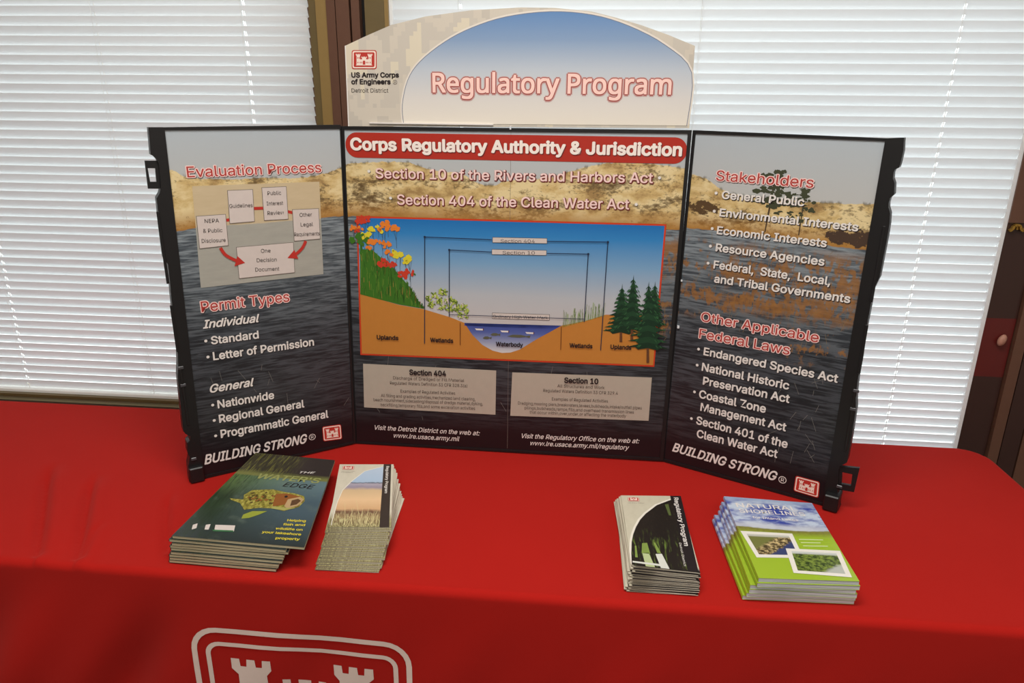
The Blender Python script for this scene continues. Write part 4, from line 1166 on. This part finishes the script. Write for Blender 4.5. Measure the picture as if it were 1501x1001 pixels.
U = k.sep(P); s, t = U[0], U[1]; vec = k.comb(s, t); n1 = k.noise(vec, (7, 9, 1), 4); n2 = k.noise(vec, (50, 16, 1), 4, .65)
tt = k.ma('ADD', t, k.ma('MULTIPLY', k.ma('SUBTRACT', n1, .5), .05))
c = k.ramp(tt, [(0, C3(140, 130, 88)), (.06, C3(112, 94, 66)), (.14, C3(150, 128, 92)), (.22, C3(104, 70, 58)), (.26, C3(206, 166, 124)), (.40, C3(226, 190, 148)), (.55, C3(206, 178, 140)), (.60, C3(150, 140, 158)), (.655, C3(172, 164, 176)), (.67, C3(90, 96, 112)), (.685, C3(168, 190, 214)), (1, C3(186, 202, 222))])
c = k.mix(k.ma('MULTIPLY', k.step(t, .26, .12), k.step(n2, .48, .6)), c, C3(196, 188, 140))
M_DUNE = k.col(c)
pts = ARC+[(.82, .956), (.82, .02)]
o = mesh_obj('dune_picture', [cv(s, t, .0003) for s, t in pts], [list(range(len(pts)))], [M_DUNE], parent=e, uv=pts)
BND = plain('leaflet_dark_band', (58, 50, 46), .4)
put_st(mb, [(.816, 0), (.816, 1), (.956, 1), (.972, 0)], cv, .00035, BND); child(mb, 'cover_band', e)
def st_letter(mb, s, a, b, cap, mat, cv, bold=.02, off=.0005, aspect=1.0, shear=0):
    """Lettering in cover coordinates; cap in s,t units across the baseline direction, aspect = height/width of the cover."""
    L = math.hypot(b[0]-a[0], (b[1]-a[1])*aspect); ux, uy = (b[0]-a[0])/L, (b[1]-a[1])*aspect/L
    vs, fs = glyphs(s, bold, shear, 2); v0, _ = glyphs(s, 0, shear, 2); x0, x1 = min(v[0] for v in v0), max(v[0] for v in v0)
    k_ = L/(x1-x0); ky = cap/caph('sans')
    mb.add([cv(a[0]+(x-x0)*k_*ux-y*ky*uy, a[1]+((x-x0)*k_*uy+y*ky*ux)/aspect, off+z) for x, y, z in vs], fs, mat)
mb = MB(); emblem(mb, [(.064, .968), (.278, .968), (.278, .90), (.064, .90)], .0003, EMR, EMW, conv=lambda u, v, o: cv(u, v, o)); child(mb, 'castle_emblem', e)
mb = MB(); st_letter(mb, 'US Army Corps', (.05, .868), (.30, .868), .022, GREY, cv, 0, .0003, 2.1); st_letter(mb, 'of Engineers', (.05, .845), (.26, .845), .022, GREY, cv, 0, .0003, 2.1); child(mb, 'cover_lettering', e); mb = MB()
st_letter(mb, 'Regulatory Program', (.868, .96), (.868, .50), .05, WHITE, cv, .02, .0006, 2.1); child(mb, 'cover_lettering', e)
mb = MB(); rnd2 = random.Random(3)
for i in range(16):
    s0, t0 = rnd2.uniform(.1, .78), rnd2.uniform(.0, .05); s1, t1 = s0+rnd2.uniform(-.14, .10), t0+rnd2.uniform(.12, .45 if i < 4 else .24)
    put_st(mb, [(s0-.004, t0), (s0+.004, t0), (s1+.002, t1), (s1-.002, t1)], cv, .0004, plain('grass_blade_pale', (214, 200, 150), .5))
child(mb, 'grass_blades', e, kind='stuff')
# forest leaflets (right)
tq = [(.2347, -.2155), (.3438, -.2057), (.3424, -.4346), (.2399, -.4266)]
def rr_bot(i): return 0
bq = [(.2265, -.185), (.3310, -.200), (.3425, -.4460), (.2330, -.4470)]
L2 = stack(19, .0345, tq, bq, Z0, card_maker('rack_leaflet', M_CF, 'narrow forest leaflet', 'the neat right pile', 'forest leaflets in the neat pile', 'top narrow leaflet with dark forest picture and white arc, left of the green booklets'), rn, .0016, 1.6)
e, lq, h = L2[-1]; cv = stmap(lq, h)
ARC = [(.012, .004), (.03, .15), (.061, .298), (.10, .40), (.162, .507), (.25, .62), (.358, .715), (.565, .849), (.826, .939)]
mb = MB(); put_st(mb, [(max(s-.03, 0), t+.012) for s, t in ARC]+[(.84, .95), (.84, .004)], cv, .0002, CRM); put_st(mb, [(.82, 0), (.82, 1), (1, 1), (1, 0)], cv, .0003, plain('leaflet_black_band', (34, 28, 30), .35)); child(mb, 'cover_band', e)
k = NT('forest_picture', .35, .4); U = k.sep(k.uvw()); s, t = U[0], U[1]; vec = k.comb(s, t)
n1 = k.noise(vec, (22, 5, 1), 4, .6); n2 = k.noise(vec, (30, 60, 1), 3)
c = k.mix(k.ma('MULTIPLY', k.step(n1, .55, .66), k.step(t, .5, .3)), C3(32, 26, 22), C3(96, 116, 50)); c = k.mix(k.ma('MULTIPLY', k.step(n2, .6, .72), k.step(t, .3, .7)), c, C3(74, 66, 48))
M_FOR = k.col(c); pts = ARC+[(.84, .945), (.84, .004)]
mesh_obj('forest_picture', [cv(s, t, .0004) for s, t in pts], [list(range(len(pts)))], [M_FOR], parent=e, uv=pts)
mb = MB(); G_ = plain('forest_green', (124, 146, 70), .5); WF = plain('waterfall_white', (206, 208, 200), .5)
put_st(mb, [(.40, .165), (.50, .175), (.575, .0), (.445, .0)], cv, .0006, WF); put_st(mb, [(.20, .16), (.30, .17), (.36, .0), (.22, .0)], cv, .0006, plain('moss_pale', (176, 188, 140), .5))
put_st(mb, [(.22, .29), (.30, .30), (.32, .16), (.19, .16)], cv, .0006, G_); put_st(mb, [(.40, .31), (.43, .31), (.49, .18), (.43, .18)], cv, .0006, G_); put_st(mb, [(.10, .25), (.125, .25), (.12, .10), (.08, .10)], cv, .0006, G_)
put_st(mb, [(.70, .86), (.76, .87), (.77, .70), (.73, .70)], cv, .0006, plain('forest_dim_green', (84, 96, 52), .5)); put_st(mb, [(.03, .05), (.45, .045), (.47, .02), (.03, .03)], cv, .0007, WF)
child(mb, 'waterfall_print', e, kind='stuff')
mb = MB(); emblem(mb, [(.103, .967), (.292, .967), (.292, .903), (.103, .903)], .0003, EMR, EMW, conv=lambda u, v, o: cv(u, v, o)); child(mb, 'castle_emblem', e)
mb = MB(); st_letter(mb, 'US Army Corps', (.10, .872), (.36, .872), .022, GREY, cv, 0, .0003, 2.1); child(mb, 'cover_lettering', e); mb = MB(); st_letter(mb, 'Regulatory Program', (.875, .97), (.875, .30), .07, WHITE, cv, .02, .0006, 2.1)
child(mb, 'cover_lettering', e); mb = MB(); st_letter(mb, 'Detroit District', (.80, .33), (.80, .05), .035, WHITE, cv, 0, .0008, 2.1); child(mb, 'cover_lettering', e)

# booklets
def booklet_maker(name, cover, pages, noun, where, grp, lab_top, spine):
    def mk(i, n, q, z0, z1):
        k_ = n-1-i; e = empty(name, (*centre(q), z0)); lq = to_local(q, centre(q)); h = z1-z0
        lab = lab_top if k_ == 0 else ('%s, %s from the top of %s' % (noun, ORD[k_], where) if k_ < n-1 else '%s at the bottom of %s, on the cloth' % (noun, where))
        tag(e, lab, 'booklet', grp)
        slab('page_block', lq, .00015, h-.0002, pages, pages, e, inset=.004)
        c = slab('cover', lq, h-.0002, h, cover, cover, e)
        slab('back_cover', lq, 0, .00015, cover, cover, e)
        TL, TR, BR, BL = lq; x = (TR[0]-TL[0], TR[1]-TL[1]); L = math.hypot(*x); d = (x[0]/L*.001, x[1]/L*.001)
        mesh_obj('spine', [(TL[0], TL[1], .0004), (TL[0]-d[0], TL[1]-d[1], h*.5), (TL[0], TL[1], h-.0004), (BL[0], BL[1], .0004), (BL[0]-d[0], BL[1]-d[1], h*.5), (BL[0], BL[1], h-.0004)],
                 [[0, 1, 4, 3], [1, 2, 5, 4], [0, 2, 1], [3, 4, 5]], [spine or cover], parent=e, uv=[(0.02, 1), (.02, 1), (.02, 1), (.02, 0), (.02, 0), (.02, 0)])
        return e, lq, h
    return mk
tq = [(-.4903, -.1468), (-.3229, -.1598), (-.2762, -.4506), (-.5006, -.4429)]
t2 = [(-.4893, -.150), (-.345, -.165), (-.3000, -.4506), (-.5016, -.4440)]
bq = [(-.4850, -.185), (-.360, -.19), (-.3240, -.4580), (-.5060, -.4525)]
fmk = booklet_maker('fish_booklet', M_FISH, PG_F, 'large fish booklet', 'the pile by the left wing', 'large booklets in the pile by the left wing', 'top large dark booklet showing a bass fish, in front of the left wing', M_FISH)
LF = stack(9, .0445, t2, bq, Z0, lambda i, n, q, z0, z1: fmk(i, n+0, q if i < n-1 else tq, z0, z1), rn, .0014, .8)
e, lq, h = LF[-1]; cv = stmap(lq, h)
k = NT('bass_olive', .4, .3); f = k.noise(k.obj(), (160, 90, 1), 4, .65)
BASS = k.col(k.ramp(f, [(.35, C3(96, 86, 36)), (.5, C3(140, 132, 54)), (.62, C3(172, 164, 84))]))
BASS_ = plain('bass_olive_flat', (128, 122, 48), .4); BASS2 = plain('bass_brown', (138, 84, 40), .4); BASSD = plain('bass_dark', (84, 70, 34), .4); BASSL = plain('bass_belly', (160, 156, 90), .4)
mb = MB()
body = [(.832, .514), (.858, .462), (.828, .389), (.717, .332), (.612, .35), (.492, .345), (.379, .31), (.299, .377), (.209, .398), (.175, .418), (.305, .417), (.276, .469), (.316, .531), (.503, .56), (.634, .541), (.731, .536)]
put_st(mb, body, cv, .0002, BASS)
rb = random.Random(8)
for i in range(46): s_, t_ = rb.uniform(.33, .62), rb.gauss(.445, .03); put_st(mb, [(s_-.014, t_), (s_, t_+.012), (s_+.016, t_+.002), (s_+.002, t_-.011)], cv, .0004+i*1e-6, rb.choice([BASSD, BASS2, BASSD]))
put_st(mb, [(.56, .51), (.66, .525), (.80, .505), (.72, .46), (.70, .40), (.60, .37), (.58, .44)], cv, .0006, BASS2)
put_st(mb, [(.70, .46), (.80, .50), (.845, .47), (.82, .40), (.74, .36), (.70, .38)], cv, .0008, plain('bass_mouth', (178, 150, 110), .4))
put_st(mb, [(.74, .45), (.79, .475), (.825, .455), (.80, .41), (.75, .39)], cv, .001, plain('bass_mouth_dark', (92, 66, 44), .4))
put_st(mb, [(.60, .345), (.72, .335), (.80, .37), (.70, .365), (.60, .37)], cv, .0009, BASSL)
put_st(mb, [(.67+.016*math.cos(i*.785), .487+.013*math.sin(i*.785)) for i in range(8)], cv, .0010, DARK)
put_st(mb, [(.41, .218), (.40, .26), (.455, .303), (.58, .317), (.53, .274), (.466, .231)], cv, .0003, plain('bass_fin', (142, 150, 56), .4))
child(mb, 'bass_picture', e)
mb = MB()
for q in (((.076, .117), (.102, .134), (.126, .088), (.1, .072)), ((.174, .128), (.206, .138), (.226, .085), (.195, .082)), ((.247, .136), (.402, .146), (.425, .087), (.275, .077))): put_st(mb, list(q), cv, .0003, LBL)
put_st(mb, [(.255, .088), (.415, .097), (.425, .083), (.268, .073)], cv, .0004, plain('label_green', (60, 110, 70), .5)); child(mb, 'cover_label', e)
mb = MB(); YL = plain('cover_yellow', (206, 190, 60), .5); OLV = plain('cover_olive', (146, 150, 92), .5)
st_letter(mb, 'THE', (.669, .782), (.838, .795), .033, WHITE, cv, .01, .0004, 1.4, .3)
st_letter(mb, "WATER'S", (.27, .672), (.926, .68), .085, OLV, cv, .02, .0004, 1.4, .2)
child(mb, 'cover_lettering', e); mb = MB()
st_letter(mb, 'EDGE', (.574, .603), (.897, .603), .07, DARK, cv, .0, .0006, 1.4, .3)
child(mb, 'cover_lettering', e); mb = MB()
for s_, a_, b_ in (('Helping', (.789, .231), (.939, .24)), ('fish and', (.772, .187), (.946, .199)), ('wildlife on', (.73, .141), (.94, .15)), ('your lakeshore', (.641, .097), (.943, .104)), ('property', (.767, .051), (.947, .058))):
    st_letter(mb, s_, a_, b_, .03, YL, cv, .025, .0004, 1.4)
child(mb, 'cover_lettering', e)

tq = [(.4186, -.2151), (.5714, -.2217), (.5766, -.4448), (.4276, -.4528)]
bq = [(.4010, -.235), (.5640, -.225), (.5790, -.4420), (.4115, -.4490)]
LG = stack(6, .0445, tq, bq, Z0, booklet_maker('shoreline_booklet', M_GREEN, PG_G, 'thick green booklet', 'the pile by the right wing', 'thick green booklets in the pile by the right wing', 'top green booklet with blue sky and two framed pictures, by the right wing', M_GREEN), rn, .0025, 1.6)
e, lq, h = LG[-1]; cv = stmap(lq, h)
mb = MB(); st_letter(mb, 'NATURAL', (.101, .853), (.781, .862), .085, WHITE, cv, .012, .0004, 1.45); child(mb, 'cover_lettering', e); mb = MB(); st_letter(mb, 'SHORELINES', (.106, .778), (.837, .79), .075, WHITE, cv, .012, .0004, 1.45)
child(mb, 'cover_lettering', e); mb = MB()
st_letter(mb, 'for Inland Lakes', (.225, .706), (.723, .71), .045, WHITE, cv, .012, .0004, 1.45)
child(mb, 'cover_lettering', e); mb = MB()
for a_, b_ in (((.615, .458), (.875, .468)), ((.617, .418), (.831, .428)), ((.623, .378), (.887, .390))): put_st(mb, [a_, b_, (b_[0], b_[1]+.012), (a_[0], a_[1]+.012)], cv, .0004, plain('small_white_print', (196, 214, 150), .5))
child(mb, 'small_print_lines', e, kind='stuff')
for q, nm in ((((.018, .53), (.576, .534), (.561, .237), (.07, .22)), 'stones'), (((.421, .34), (.985, .343), (.945, .037), (.375, .063)), 'plants')):
    f = quadmap(q); mb = MB(); o_ = .0004 if nm == 'stones' else .0008
    put_st(mb, list(q), cv, o_, plain('picture_border', (226, 222, 214), .4)); child(mb, 'picture_border', e)
    k = NT('lake_picture_'+nm, .35, .4); U = k.sep(k.uvw()); s, t = U[0], U[1]; vec = k.comb(s, t); n1 = k.noise(vec, (9, 9, 1), 4, .65); n2 = k.noise(vec, (4, 5, 1), 3)
    if nm == 'stones':
        c = k.mix(k.step(n1, .45, .62), C3(74, 62, 38), C3(206, 184, 132)); c = k.mix(k.step(k.ma('ADD', k.ma('SUBTRACT', s, t), k.ma('MULTIPLY', n2, .3)), .42, .5), c, C3(56, 66, 108))
        c = k.mix(k.step(k.ma('SUBTRACT', t, s), .15, .3), c, C3(112, 116, 60)); c = k.mix(k.step(t, .86, .93), c, C3(190, 190, 180))
    else:
        c = k.mix(k.step(n1, .42, .58), C3(50, 66, 26), C3(122, 142, 58)); c = k.mix(k.step(k.ma('ADD', k.ma('SUBTRACT', s, t), k.ma('MULTIPLY', n2, .4)), .66, .82), c, C3(176, 180, 172)); c = k.mix(k.step(t, .84, .92), c, C3(196, 200, 196))
    pts = [(0, 0), (1, 0), (1, 1), (0, 1)]; vs = []
    for s_, t_ in ((.09, .11), (.91, .11), (.91, .89), (.09, .89)): vs.append(cv(*f(s_, t_), o_+.0002))
    mesh_obj('picture', vs, [[0, 1, 2, 3]], [k.col(c)], parent=e, uv=pts)
